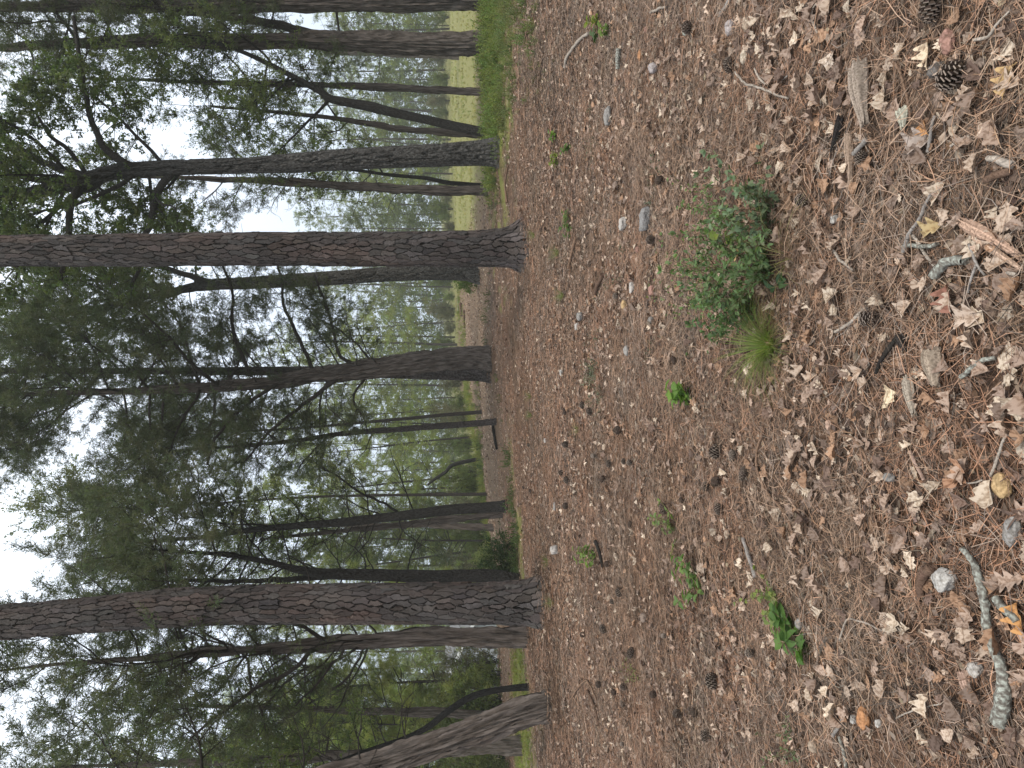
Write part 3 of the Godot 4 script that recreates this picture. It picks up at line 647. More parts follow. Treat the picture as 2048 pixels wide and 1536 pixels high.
func aim(pos: Vector3, dir: Vector3, scl: float) -> Transform3D:
	var y := dir.normalized()
	var x := y.cross(rv()).normalized()
	return Transform3D(Basis(x * scl, y * scl, x.cross(y) * scl), pos)

# ---------------------------------------------------------------- trees
func wiggle(from: Vector3, dir: Vector3, ln: float, seg: int, wob: float, lift: float) -> PackedVector3Array:
	var p := PackedVector3Array([from])
	var d := dir.normalized()
	for k in seg:
		d = (d + rv() * wob + Vector3.UP * lift).normalized()
		p.append(p[p.size() - 1] + d * ln / seg)
	return p

func taper(n: int, a: float, b: float) -> PackedFloat32Array:
	var r := PackedFloat32Array()
	for k in n: r.append(lerpf(a, b, float(k) / (n - 1)))
	return r

# a limb with its side twigs; sprays are noted in tips as [position, direction]
func limb(s: Shape, path: PackedVector3Array, rad: PackedFloat32Array, tips: Array, dens: float, leafy: bool, lift: float) -> void:
	s.tube(path, rad, 6 if rad[0] > 0.03 else 4, Color.WHITE)
	var total := 0.0
	for j in range(1, path.size()): total += path[j].distance_to(path[j - 1])
	var subs := int(total * (4.4 if leafy else 2.6)) + 2
	for q in subs:
		var t := rf(0.22, 1.0)
		var fj := t * (path.size() - 1)
		var j := mini(int(fj), path.size() - 2)
		var p := path[j].lerp(path[j + 1], fj - j)
		var d := (path[j + 1] - path[j]).normalized()
		var sd := (d * 0.65 + rv() * 0.9 + Vector3.UP * lift).normalized()
		var sl := clampf(total * (0.18 + 0.32 * (1.0 - t)), 0.35, 1.7) * rf(0.7, 1.25)
		var tw := wiggle(p, sd, sl, 4, 0.32, lift * 0.3)
		s.tube(tw, taper(5, minf(0.012, rad[j] * 0.6), 0.003), 3, Color.WHITE)
		if leafy:
			var nsp := int(sl * dens * 1.45) + 1
			for k in nsp:
				var tt := rf(0.25, 1.0)
				var f2 := tt * 4.0
				var j2 := mini(int(f2), 3)
				tips.append([tw[j2].lerp(tw[j2 + 1], f2 - j2), (tw[j2 + 1] - tw[j2]).normalized() * 0.6 + rv() * 0.8])
			tips.append([tw[4], tw[4] - tw[3]])
		else:
			for k in 2:
				var fj2 := rf(0.4, 3.9)
				var j2 := int(fj2)
				var p2 := tw[j2].lerp(tw[j2 + 1], fj2 - j2)
				var tt := wiggle(p2, (tw[j2 + 1] - tw[j2]).normalized() + rv() * 0.8, sl * 0.45, 3, 0.3, 0.0)
				s.tube(tt, taper(4, 0.005, 0.002), 3, Color.WHITE)

func crown(root: Node3D, tips: Array, leaf: String, scl: float, tint: Color) -> void:
	if tips.is_empty(): return
	for variant in 2:
		var where := []
		var cols := []
		for k in tips.size():
			if k % 2 != variant: continue
			where.append(aim(tips[k][0], tips[k][1] + Vector3(0, 0.05, 0), scl * rf(0.75, 1.3)))
			var g := rf(0.7, 1.3)
			var warm := rf(0.9, 1.15)
			cols.append(Color(tint.r * g * warm, tint.g * g, tint.b * g))
		swarm("crown", SPRAY[leaf][variant], where, cols, root)

const LEAFTINT := {"oak": Color(0.115, 0.155, 0.062), "small": Color(0.14, 0.18, 0.066), "cedar": Color(0.13, 0.152, 0.086), "pine": Color(0.135, 0.18, 0.08)}

func hero_tree(t: Dictionary, idx: int) -> void:
	rng.seed = 900 + idx * 17
	var path: Array = t.p
	var org := Vector3(path[1][0], path[1][1], path[1][2])
	var root := base(t.n, org, t.l, "tree")
	var r0: float = path[3][3] if path.size() > 3 else path[1][3]
	if t.b == "plate":
		plate_trunk(root, path, org, 3 + idx)
	else:
		var near := org.length() < 30.0
		var sides := 104 if (r0 > 0.13 and near) else (32 if near else 12)
		part("trunk", trunk_shape(path, org, (0.05 if t.b == "oak" else 0.07) if r0 > 0.13 and near else 0.10, sides, t.b, idx * 31.0).mesh(M[t.b]), root)
	if t.leaf == "none": return
	var tips := []
	var bark: Material = M.get(t.b + "_limb", M.limb)
	var lift := 0.06 if t.leaf != "pine" else 0.10
	for q in t.limbs:
		var cr := curve(q, 0.25)
		var loc := PackedVector3Array()
		for p in cr[0]: loc.append(p - org + rv() * 0.02)
		var s := Shape.new()
		limb(s, loc, cr[1], tips, t.dens, true, lift)
		part("limb", s.mesh(bark), root)
	var cr2 := curve(path, 0.2)
	var tp: PackedVector3Array = cr2[0]
	var tr: PackedFloat32Array = cr2[1]
	for live in 2:
		var spec: Array = t.get("live" if live else "dead", [])
		if spec.is_empty(): continue
		var n: int = spec[0]
		var az := rf(0, TAU)
		for k in n:
			var hh := lerpf(spec[1], spec[2], (k + rf(0, 1)) / n)
			var j := 0
			while j < tp.size() - 2 and tp[j].y - org.y < hh: j += 1
			az += 2.4 + rf(-0.5, 0.5)
			var ln: float = spec[3] * rf(0.6, 1.2)
			if live: ln = lerpf(spec[3], spec[4], (hh - spec[1]) / (spec[2] - spec[1])) * rf(0.7, 1.25)
			var el := deg_to_rad((spec[5] if live else spec[4]) + rf(-18, 18))
			var d := Vector3(cos(az) * cos(el), sin(el), sin(az) * cos(el))
			var rr := clampf(minf(tr[j] * 0.5, 0.012 * ln + 0.008), 0.008, 0.09) * (1.0 if live else 0.7)
			var s := Shape.new()
			var pth := wiggle(tp[j] - org, d, ln, 7, 0.22 if live else 0.3, 0.10 if live else 0.03)
			limb(s, pth, taper(8, rr, 0.004), tips, t.get("dens", 4.0), live == 1, lift if live else -0.05)
			part("limb", s.mesh(bark), root)
	if t.b == "plate" or t.leaf == "pine" or t.leaf == "cedar" or t.leaf == "oak" or t.leaf == "small":
		var top := tp[tp.size() - 1] - org
		for k in 10: tips.append([top + rv() * 0.4, Vector3.UP + rv()])
	crown(root, tips, t.leaf, 0.72 if org.length() < 18.0 else 0.85, LEAFTINT[t.leaf])

# a tree of the wood behind: trunk, limbs and crown grown round clusters
func far_tree(called: String, label: String, group: String, pos: Vector3, ht: float, kind: String, tint: Color, width: float, low: float, clusters: int) -> void:
	var root := base(called, pos, label, "tree", group)
	var s := Shape.new()
	var lean := Vector3(rf(-0.06, 0.06), 1, rf(-0.06, 0.06))
	var tp := wiggle(Vector3(0, -0.2, 0), lean, ht * 0.96, 8, 0.04, 0.05)
	var r0 := 0.0055 * ht * rf(0.7, 1.3)
	s.tube(tp, taper(9, r0, 0.02), 8, Color.WHITE)
	part("trunk", s.mesh(M.cedar_limb if kind != "pine" else M.limb), root)
	var tips := []
	var sb := Shape.new()
	for k in clusters:
		var f := lerpf(low, 1.0, pow(rng.randf(), 0.8))
		var j := mini(int(f * 8), 7)
		var on := tp[j].lerp(tp[j + 1], f * 8 - j)
		var az := rf(0, TAU)
		var prof := sqrt(maxf(0.02, 1.0 - pow((f - low) / (1.0 - low), 1.7)))
		if kind == "pine": prof = maxf(0.12, 1.0 - (f - low) / (1.0 - low) * 0.85)
		var out := width * prof * rf(0.25, 1.0)
		var c := on + Vector3(cos(az) * out, out * rf(0.0, 0.5), sin(az) * out)
		sb.tube(PackedVector3Array([on, on.lerp(c, 0.5) + rv() * 0.1, c]), PackedFloat32Array([0.03, 0.02, 0.008]), 3, Color.WHITE)
		var n := 9
		for q in n:
			var o := rv() * rf(0.05, 0.75) * Vector3(1.0, 0.6, 1.0)
			tips.append([c + o * (0.6 + ht * 0.03), (c - on).normalized() * 0.5 + o + Vector3(0, 0.3, 0)])
	part("limb", sb.mesh(M.limb), root, "stuff")
	crown(root, tips, kind, 1.45, tint)

# ---------------------------------------------------------------- what lies on the ground
func oak_leaf(lobes: float, curl: float, cup: float, twist: float) -> ArrayMesh:
	# a lobed leaf, 1 long, lying along +z on the xz plane
	var s := Shape.new()
	var st := 21
	var mid := []
	var lf := []
	var rt := []
	for k in st:
		var t := float(k) / (st - 1)
		var env := 0.34 * pow(sin(PI * clampf(t * 0.92 + 0.04, 0, 1)), 0.7) * (0.55 + 0.75 * t) * (1.0 if t < 0.8 else 1.0 - (t - 0.8) * 2.6)
		var lob := 0.5 + 0.5 * cos(t * TAU * 3.3 + 2.6)
		var w := maxf(0.012, env * lerpf(1.0, 0.26 + 0.95 * pow(lob, 0.7), lobes)) if t > 0.14 else 0.012
		var wl := w * rf(0.85, 1.15)
		var wr := w * rf(0.85, 1.15)
		var z := t - 0.5
		var bend := curl * (z * z * 1.6) + 0.03 * sin(t * 9.0 + twist * 5.0)
		var fwd := 0.05 * lob * lobes
		var tw := twist * z
		mid.append(Vector3(0, bend, z))
		lf.append(Vector3(-wl, bend + cup * wl + tw * wl, z + fwd * wl * 2.0))
		rt.append(Vector3(wr, bend + cup * wr - tw * wr, z + fwd * wr * 2.0))
	for k in st - 1:
		s.quad(mid[k], mid[k + 1], lf[k + 1], lf[k], Color(1, 1, 1))
		s.quad(rt[k], rt[k + 1], mid[k + 1], mid[k], Color(0.94, 0.94, 0.94))
	# midrib
	for k in range(0, st - 2, 2):
		var up := Vector3(0, 0.006, 0)
		s.quad(mid[k] + up + Vector3(-0.008, 0, 0), mid[k + 2] + up + Vector3(-0.006, 0, 0), mid[k + 2] + up + Vector3(0.006, 0, 0), mid[k] + up + Vector3(0.008, 0, 0), Color(0.85, 0.8, 0.75))
	for k in s.v.size(): s.u[k] = Vector2(s.v[k].x + lobes * 3.1, s.v[k].z)
	return s.mesh(M.dead_leaf)

func needle_patch(n: int, spread: float, wid: float, sd: int, lie: float) -> ArrayMesh:
	rng.seed = sd
	var s := Shape.new()
	var main := rf(0, PI)
	for k in n:
		var a := main + rf(-1, 1) * PI * (0.5 if rng.randf() < 0.6 else 1.0)
		var rr := spread * sqrt(rng.randf())
		var ph := rf(0, TAU)
		var c := Vector3(cos(ph) * rr, rf(0.002, lie), sin(ph) * rr)
		var d := Vector3(cos(a), rf(-0.10, 0.12), sin(a))
		var ln := rf(0.06, 0.19)
		var sag := rf(-0.02, 0.02)
		var side := Vector3(-sin(a), rf(-0.6, 0.6), cos(a)).normalized() * wid * rf(0.7, 1.3) * 0.5
		var off := Vector3(-sin(a), 0.3, cos(a)) * sag
		var p0 := c - d * ln * 0.5
		var p1 := c + off
		var p2 := c + d * ln * 0.5
		var g := pow(rf(0.22, 1.25), 1.9) * 1.2
		var w := rf(0.9, 1.12)
		var col := Color(g * w, g, g / w)
		s.quad(p0 - side, p1 - side, p1 + side, p0 + side, col)
		s.quad(p1 - side, p2 - side * 0.5, p2 + side * 0.5, p1 + side, col)
	return s.mesh(M.needle)

func scrap_patch(n: int, spread: float, sd: int) -> ArrayMesh:
	# torn bits of leaf, bark and twig
	rng.seed = sd
	var s := Shape.new()
	for k in n:
		var rr := spread * sqrt(rng.randf())
		var ph := rf(0, TAU)
		var c := Vector3(cos(ph) * rr, rf(0.002, 0.02), sin(ph) * rr)
		var g := rf(0.4, 1.3)
		var col := Color(g, g * rf(0.92, 1.0), g * rf(0.85, 1.0))
		if k % 4 == 0:
			var d := Vector3(rf(-1, 1), rf(-0.2, 0.2), rf(-1, 1)).normalized() * rf(0.02, 0.06)
			s.tube(PackedVector3Array([c - d, c + rv() * 0.004, c + d]), PackedFloat32Array([0.0016, 0.0022, 0.0012]), 3, col * 0.8)
		else:
			var a := rf(0, TAU)
			var l := rf(0.008, 0.028)
			var x := Vector3(cos(a), rf(-0.4, 0.4), sin(a)) * l
			var y := Vector3(-sin(a), rf(-0.4, 0.4), cos(a)) * l * rf(0.4, 0.9)
			s.face(c - x, c + y, c + x * 0.8, col); s.face(c - x, c + x * 0.8, c - y * 0.9, col)
	return s.mesh(M.dead_leaf)

func ground_tint(x: float, z: float) -> Array:
	# [needle share 0..1, leaf share 0..1, needle redness 0..1]
	var d := -z
	var n1 := nz.get_noise_2d(x * 60.0, z * 60.0)
	var n2 := nz.get_noise_2d(x * 190.0 + 50.0, z * 190.0)
	var red := clampf(0.68 + 0.6 * n1 - 0.2 * sm(-1.0, 4.0, x), 0.0, 1.0)
	var leaves := 0.66 + 0.22 * sm(3.0, 4.5, d) + 0.55 * sm(-2.5, 2.5, x) * sm(14, 5, d) - 0.25 * sm(6, 11, d) + 0.8 * n1 + 1.1 * n2 + 0.25 * sm(3.2, 2.2, d)
	return [1.0 - 0.2 * leaves, clampf(leaves, 0.04, 1.2), red]

func build_ground() -> void:
	# one sheet, fine near the camera
	var s := Shape.new()
	var zs := PackedFloat32Array()
	var d := -8.0
	while d < 420.0:
		zs.append(-d)
		d += 0.07 if d > 1.0 and d < 5.0 else (0.14 if d < 9.0 else (0.3 if d < 26.0 else d * 0.05))
	var xs := PackedFloat32Array()
	var nx := 170
	for k in nx + 1:
		var t := (float(k) / nx) * 2.0 - 1.0
		xs.append(signf(t) * (absf(t) * 7.0 + pow(absf(t), 4.0) * 25.0 + pow(absf(t), 12.0) * 300.0))
	var w := xs.size()
	var hgt := PackedFloat32Array()
	for zz in zs:
		for xx in xs:
			hgt.append(gh(xx, zz) - 0.004 + 0.016 * nz.get_noise_2d(xx * 420.0, zz * 420.0) + 0.03 * nz.get_noise_2d(xx * 130.0, zz * 130.0 + 70.0) * sm(0.5, 1.5, absf(zz)))
	for j in zs.size():
		for k in w:
			var xx := xs[k]
			var zz := zs[j]
			var dd := -zz
			var k0 := maxi(k - 1, 0)
			var k1 := mini(k + 1, w - 1)
			var j0 := maxi(j - 1, 0)
			var j1 := mini(j + 1, zs.size() - 1)
			var nn := Vector3(-(hgt[j * w + k1] - hgt[j * w + k0]) / (xs[k1] - xs[k0]), 1.0, -(hgt[j1 * w + k] - hgt[j0 * w + k]) / (zs[j1] - zs[j0])).normalized()
			var a := ground_tint(xx, zz)
			var c := Color(0.105, 0.072, 0.050).lerp(Color(0.125, 0.070, 0.045), a[2])
			c = c.lerp(Color(0.14, 0.102, 0.078), 0.35 * a[1])
			# leaf-strewn track beyond the needle bed, grass farther on
			var nn1 := nz.get_noise_2d(xx * 25.0, zz * 25.0)
			var far := sm(19.0, 25.0, dd + 2.0 * nn1)
			c = c.lerp(Color(0.18, 0.128, 0.088), far)
			var field := sm(4.5, 8.0, xx - 0.03 * dd + 1.5 * nn1) * sm(22, 27, dd)
			field = maxf(field, sm(36, 48, dd + 6.0 * nn1) * sm(1.0, -3.0, xx) * 0.7)
			field = maxf(field, sm(60, 75, dd))
			c = c.lerp(Color(0.21, 0.205, 0.09), field)
			c = c.lerp(Color(0.18, 0.20, 0.058), moss(xx, zz))
			s.vert(Vector3(xx, hgt[j * w + k], zz), nn, Vector2(xx, zz), c)
	for j in zs.size() - 1:
		for k in w - 1:
			var a := j * w + k
			s.tri(a, a + 1, a + w + 1)
			s.tri(a, a + w + 1, a + w)
	var o := single("ground", s.mesh(M.soil), Transform3D(), "", "", "", "structure")
	o.remove_meta("label") if o.has_meta("label") else null

func moss(x: float, z: float) -> float:
	var n := 0.9 * nz.get_noise_2d(x * 70.0, z * 70.0) + 0.5 * nz.get_noise_2d(x * 260.0, z * 260.0)
	var v := 0.0
	for a in [[-7.4, -16.2, 2.8, 3.0], [-9.4, -15.2, 3.4, 3.8], [-7.0, -13.4, 1.5, 1.6], [-2.8, -17.0, 1.4, 1.3], [-3.5, -15.0, 0.9, 1.2], [8.8, -17.5, 4.6, 4.0]]:
		var q := Vector2((x - a[0]) / a[2], (z - a[1]) / a[3]).length()
		v = maxf(v, sm(1.05, 0.75, q + n))
	return v * 0.85

func spots(d0: float, d1: float, per_m2: float) -> Array:
	# even random spots over the part of the ground that the view takes in, with a margin
	var out := []
	var slope := 0.60
	var side := 1.2
	var area := slope * (d1 * d1 - d0 * d0) + 2.0 * side * (d1 - d0)
	for k in int(area * per_m2):
		var dd := sqrt(lerpf(d0 * d0, d1 * d1, rng.randf()))
		out.append(Vector2(rf(-1, 1) * (slope * dd + side), -dd))
	return out

func ground_basis(tilt: float) -> Basis:
	return Basis(Vector3.UP, rf(0, TAU)) * Basis(Vector3(1, 0, 0), rf(-tilt, tilt)) * Basis(Vector3(0, 0, 1), rf(-tilt, tilt))

const LEAFCOL := [Color(0.37, 0.27, 0.21), Color(0.29, 0.21, 0.165), Color(0.44, 0.34, 0.265), Color(0.22, 0.16, 0.127), Color(0.15, 0.10, 0.078), Color(0.31, 0.19, 0.12), Color(0.50, 0.41, 0.32)]

func build_litter() -> void:
	# needles
	var patches := []
	for k in 5: patches.append(needle_patch(90, 0.24, 0.0019, 50 + k, 0.026))
	var coarse := []
	for k in 3: coarse.append(needle_patch(70, 0.42, 0.0042, 70 + k, 0.03))
	rng.seed = 11
	var zones := [[1.2, 4.0, 85.0], [4.0, 8.0, 65.0], [8.0, 13.0, 30.0], [13.0, 21.0, 13.0], [21.0, 30.0, 5.0]]
	var where := []
	var cols := []
	for k in 8: where.append([]); cols.append([])
	for zn in zones.size():
		for p in spots(zones[zn][0], zones[zn][1], zones[zn][2]):
			var a := ground_tint(p.x, p.y)
			var d: float = -p.y
			if d > 19 and rng.randf() > sm(27, 19, d + 2.0 * nz.get_noise_2d(p.x * 25.0, p.y * 25.0)) : continue
			if rng.randf() > a[0] or rng.randf() < moss(p.x, p.y) * 1.1: continue
			var v := rng.randi() % 5 if zn < 2 else 5 + rng.randi() % 3
			var sc := rf(0.75, 1.15)
			var b := ground_basis(0.04).scaled(Vector3(sc, sc, sc))
			where[v].append(Transform3D(b, on_ground(p.x, p.y, rf(-0.002, 0.014))))
			var c := Color(0.285, 0.198, 0.135).lerp(Color(0.365, 0.195, 0.118), clampf(a[2] + rf(-0.35, 0.35), 0, 1))
			if rng.randf() < 0.18: c = c.lerp(Color(0.36, 0.31, 0.26), 0.6)
			cols[v].append(c * rf(0.6, 1.3))
	# some lie over the leaves
	for p in spots(1.2, 6.0, 9.0):
		var v := rng.randi() % 5
		where[v].append(Transform3D(ground_basis(0.12), on_ground(p.x, p.y, rf(0.022, 0.042))))
		cols[v].append(Color(0.33, 0.22, 0.15) * rf(0.6, 1.3))
	var bed := Node3D.new()
	bed.name = "needle_litter"
	add_child(bed)
	tag(bed, "brown pine needles thickly strewn over the woodland floor", "pine needles", "", "stuff")
	for v in 8:
		swarm("needles", patches[v] if v < 5 else coarse[v - 5], where[v], cols[v], bed)
	# leaves
	rng.seed = 21
	var shapes := []
	for k in 8:
		shapes.append(oak_leaf([0.95, 0.75, 0.5, 0.85, 0.2, 0.65, 0.4, 0.0][k], rf(-0.5, 1.1), rf(-0.6, 1.3), rf(-1.0, 1.0)))
	var lw := []
	var lc := []
	for k in 8: lw.append([]); lc.append([])
	for zn in [[1.2, 4.0, 270.0], [4.0, 8.0, 175.0], [8.0, 14.0, 135.0], [14.0, 24.0, 34.0], [24.0, 50.0, 30.0]]:
		for p in spots(zn[0], zn[1], zn[2]):
			var a := ground_tint(p.x, p.y)
			var dd: float = -p.y
			var want: float = a[1]
			if dd > 22: want = 0.6 * (1.0 - sm(5.5, 8.0, p.x - 0.03 * dd)) * (1.0 - 0.8 * sm(36, 48, dd))
			if rng.randf() > want or rng.randf() < moss(p.x, p.y): continue
			var v := rng.randi() % 8
			var sc := (rf(0.025, 0.06) if rng.randf() < 0.7 else rf(0.055, 0.09)) * (1.0 if dd < 14 else (1.25 if dd < 24 else 1.6))
			var b := ground_basis(0.35).scaled(Vector3(sc, sc * 0.9, sc))
			if rng.randf() < 0.4: b = b * Basis(Vector3(0, 0, 1), PI)
			lw[v].append(Transform3D(b, on_ground(p.x, p.y, rf(0.010, 0.040))))
			lc[v].append(LEAFCOL[rng.randi() % 7] * rf(0.68, 1.36))
	var lit := Node3D.new()
	lit.name = "leaf_litter"
	add_child(lit)
	tag(lit, "dry tan and brown oak leaves scattered over the needle bed", "leaf litter", "", "stuff")
	for v in 8: swarm("leaves", shapes[v], lw[v], lc[v], lit)
	# scraps
	var sw := []
	var sc2 := []
	var scr := scrap_patch(60, 0.3, 5)
	rng.seed = 31
	for zn in [[1.2, 5.0, 40.0], [5.0, 12.0, 22.0]]:
		for p in spots(zn[0], zn[1], zn[2]):
			sw.append(Transform3D(ground_basis(0.03), on_ground(p.x, p.y, 0.004)))
			sc2.append(LEAFCOL[rng.randi() % 7] * rf(0.6, 1.1))
	var dus := swarm("litter_scraps", scr, sw, sc2, self)
	tag(dus, "small torn bits of leaf, bark and twig between the needles", "leaf scraps", "", "stuff")
	# the leaves that show largest, one by one
	var words := [["pale tan", LEAFCOL[0]], ["light brown", LEAFCOL[1]], ["bleached", LEAFCOL[2]], ["grey-brown", LEAFCOL[3]], ["dark brown", LEAFCOL[4]], ["orange-brown", LEAFCOL[5]], ["cream", LEAFCOL[6]]]
	var lm := []
	for q in words: lm.append(tinted(q[1]))
	rng.seed = 41
	for k in 262:
		var dd := sqrt(rf(1.55 * 1.55, 3.3 * 3.3))
		var x := rf(-0.56, 0.56) * dd
		if rng.randf() > clampf(ground_tint(x, -dd)[1] + 0.25, 0, 1): dd = rf(1.6, 2.1); x = rf(-0.5, 0.55) * dd
		var q := rng.randi() % 7
		if rng.randf() < 0.25: q = rng.randi() % 3
		var sc := rf(0.05, 0.092)
		var b := ground_basis(0.3).scaled(Vector3(sc, sc, sc))
		var o := single("fallen_oak_leaf", shapes[rng.randi() % 7], Transform3D(b, on_ground(x, -dd, rf(0.028, 0.046))), words[q][0] + " dry oak leaf on the litter near the " + beside(x, -dd), "leaf", "dry oak leaves in the foreground")
		o.material_override = lm[q]
	var special := [[0.44, -2.05, 0.085, "golden-yellow lobed leaf beside the grey branch piece", Color(0.45, 0.34, 0.18), 0.4],
		[0.77, -1.74, 0.095, "bright yellow-orange leaf at the bottom right corner", Color(0.46, 0.31, 0.15), 1.2],
		[0.76, -2.06, 0.07, "orange-tan curled leaf touching a pale oak leaf, bottom right", Color(0.50, 0.26, 0.11), 2.2],
		[0.98, -2.04, 0.10, "cream deeply lobed oak leaf left of the pinkish-red stone", Color(0.62, 0.50, 0.36), 1.6],
		[0.72, -2.10, 0.11, "large grey-tan deeply lobed oak leaf, bottom right", Color(0.44, 0.36, 0.31), 0.3],
		[-0.30, -1.95, 0.11, "large orange-brown oak leaf beside the yellow-orange stone", Color(0.42, 0.24, 0.15), 1.1],
		[0.22, -1.98, 0.11, "reddish-brown oak leaf at the bottom centre", Color(0.25, 0.12, 0.085), 1.9],
		[0.16, -1.92, 0.10, "pale tan oak leaf next to the reddish-brown one at the bottom", Color(0.52, 0.41, 0.33), 0.1],
		[-0.08, -2.28, 0.09, "cream spotted oak leaf at the bottom centre", Color(0.64, 0.52, 0.36), 1.4],
		[-0.66, -1.75, 0.10, "orange leaf beside the large lichen-covered log", Color(0.50, 0.26, 0.10), 2.0],
		[1.20, -2.55, 0.11, "whitish lobed oak leaf beside the weathered wood chunk", Color(0.60, 0.50, 0.41), 2.9],
		[0.62, -3.45, 0.09, "yellow leaf standing up above the weeds on the right", Color(0.54, 0.38, 0.16), 0.8]]
	for q in special:
		var b := (Basis(Vector3.UP, q[5]) * Basis(Vector3(1, 0, 0), 0.15)).scaled(Vector3(q[2], q[2], q[2]))
		var o := single("fallen_leaf", shapes[rng.randi() % 4], Transform3D(b, on_ground(q[0], q[1], 0.036)), q[3], "leaf")
		o.material_override = tinted(q[4])

func tinted(c: Color) -> StandardMaterial3D:
	var m: StandardMaterial3D = M.dead_leaf.duplicate()
	m.albedo_color = c.linear_to_srgb()
	return m

func cone_shape(open: float, sd: int) -> ArrayMesh:
	# length 1 along z, spiral of thick scales with pale tips
	rng.seed = sd
	var s := Shape.new()
	var n := 78
	var core := PackedVector3Array()
	var cr := PackedFloat32Array()
	for k in 9:
		var t := k / 8.0
		core.append(Vector3(0, 0, t - 0.5))
		cr.append(0.16 * pow(sin(PI * (0.1 + 0.85 * t)), 0.6))
	s.tube(core, cr, 8, Color(0.05, 0.032, 0.022))
	for k in n:
		var t := (k + 0.5) / n
		var a := k * 2.39996
		var rr := 0.30 * pow(sin(PI * (0.12 + 0.82 * t)), 0.75)
		var out := Vector3(cos(a), sin(a), 0)
		var sd2 := Vector3(-sin(a), cos(a), 0)
		var dirn := (out * lerpf(0.5, 1.0, open) + Vector3(0, 0, lerpf(1.0, 0.35, open) * (0.4 + 0.9 * t))).normalized()
		var p := Vector3(0, 0, t - 0.54) + out * rr * 0.35
		var tip := p + dirn * rr * lerpf(0.75, 1.05, open) * rf(0.9, 1.1)
		var w := sd2 * rr * 0.34
		var th := dirn.cross(sd2).normalized() * 0.02
		var c1 := Color(0.060, 0.042, 0.032) * rf(0.7, 1.3)
		var c2 := Color(0.20, 0.16, 0.13) * rf(0.5, 1.25)
		s.quad(p - w * 0.4 + th, tip - w + th, tip + w + th, p + w * 0.4 + th, c1)
		s.quad(p + w * 0.4 - th, tip + w - th, tip - w - th, p - w * 0.4 - th, c1)
		s.quad(tip - w + th, tip - w - th, tip + w - th, tip + w + th, c2)
		s.face(tip - w - th, tip - w + th, p, c1); s.face(tip + w + th, tip + w - th, p, c1)
	return s.mesh(M.plain)

func build_cones() -> void:
	var kinds := [cone_shape(1.0, 3), cone_shape(0.55, 4), cone_shape(0.1, 5)]
	rng.seed = 61
	for k in CONES.size():
		var q: Array = CONES[k]
		var ln: float = clampf(q[2], 0.05, 0.09)
		var v := 0 if rng.randf() < 0.6 else 1 + rng.randi() % 2
		var b := (Basis(Vector3.UP, rf(0, TAU)) * Basis(Vector3(1, 0, 0), rf(-0.25, 0.25)) * Basis(Vector3(0, 0, 1), rf(0, TAU))).scaled(Vector3(ln, ln, ln))
		var label := "dark open pine cone on the needle bed, " + ("near the " + beside(q[0], q[1]) if q[1] > -3.6 else ("in the near half" if q[1] > -6.0 else "in the far half") + (" left of centre" if q[0] < -0.6 else (" in the middle" if q[0] < 0.4 else " right of centre")))
		var grp := "pine cones scattered over the needle bed"
		var own := {50: "large open brown pine cone beside the pinkish-red stone", 51: "large dark pine cone in the bottom right corner of the ground", 52: "small grey closed pine cone beside the strip of weathered wood", 53: "dark open pine cone below the grass tuft, bottom centre", 44: "weathered grey pine cone at the left among leaves", 0: "light brown pine cone beside the cream oval stone"}
		if own.has(k): label = own[k]; grp = ""
		single("pine_cone", kinds[v], Transform3D(b, on_ground(q[0], q[1], ln * 0.30 + 0.03)), label, "pine cone", grp)

const STONECOL := {"grey": Color(0.25, 0.235, 0.22), "slate": Color(0.22, 0.212, 0.208), "brown": Color(0.20, 0.15, 0.12), "pale": Color(0.40, 0.37, 0.34), "pink": Color(0.29, 0.165, 0.13), "dark": Color(0.15, 0.135, 0.125), "ochre": Color(0.42, 0.29, 0.15), "white": Color(0.37, 0.35, 0.325), "orange": Color(0.38, 0.19, 0.09), "pinktan": Color(0.44, 0.30, 0.23), "cream": Color(0.50, 0.42, 0.33), "tan": Color(0.36, 0.28, 0.21), "lavender": Color(0.34, 0.30, 0.29), "greygreen": Color(0.28, 0.29, 0.25)}

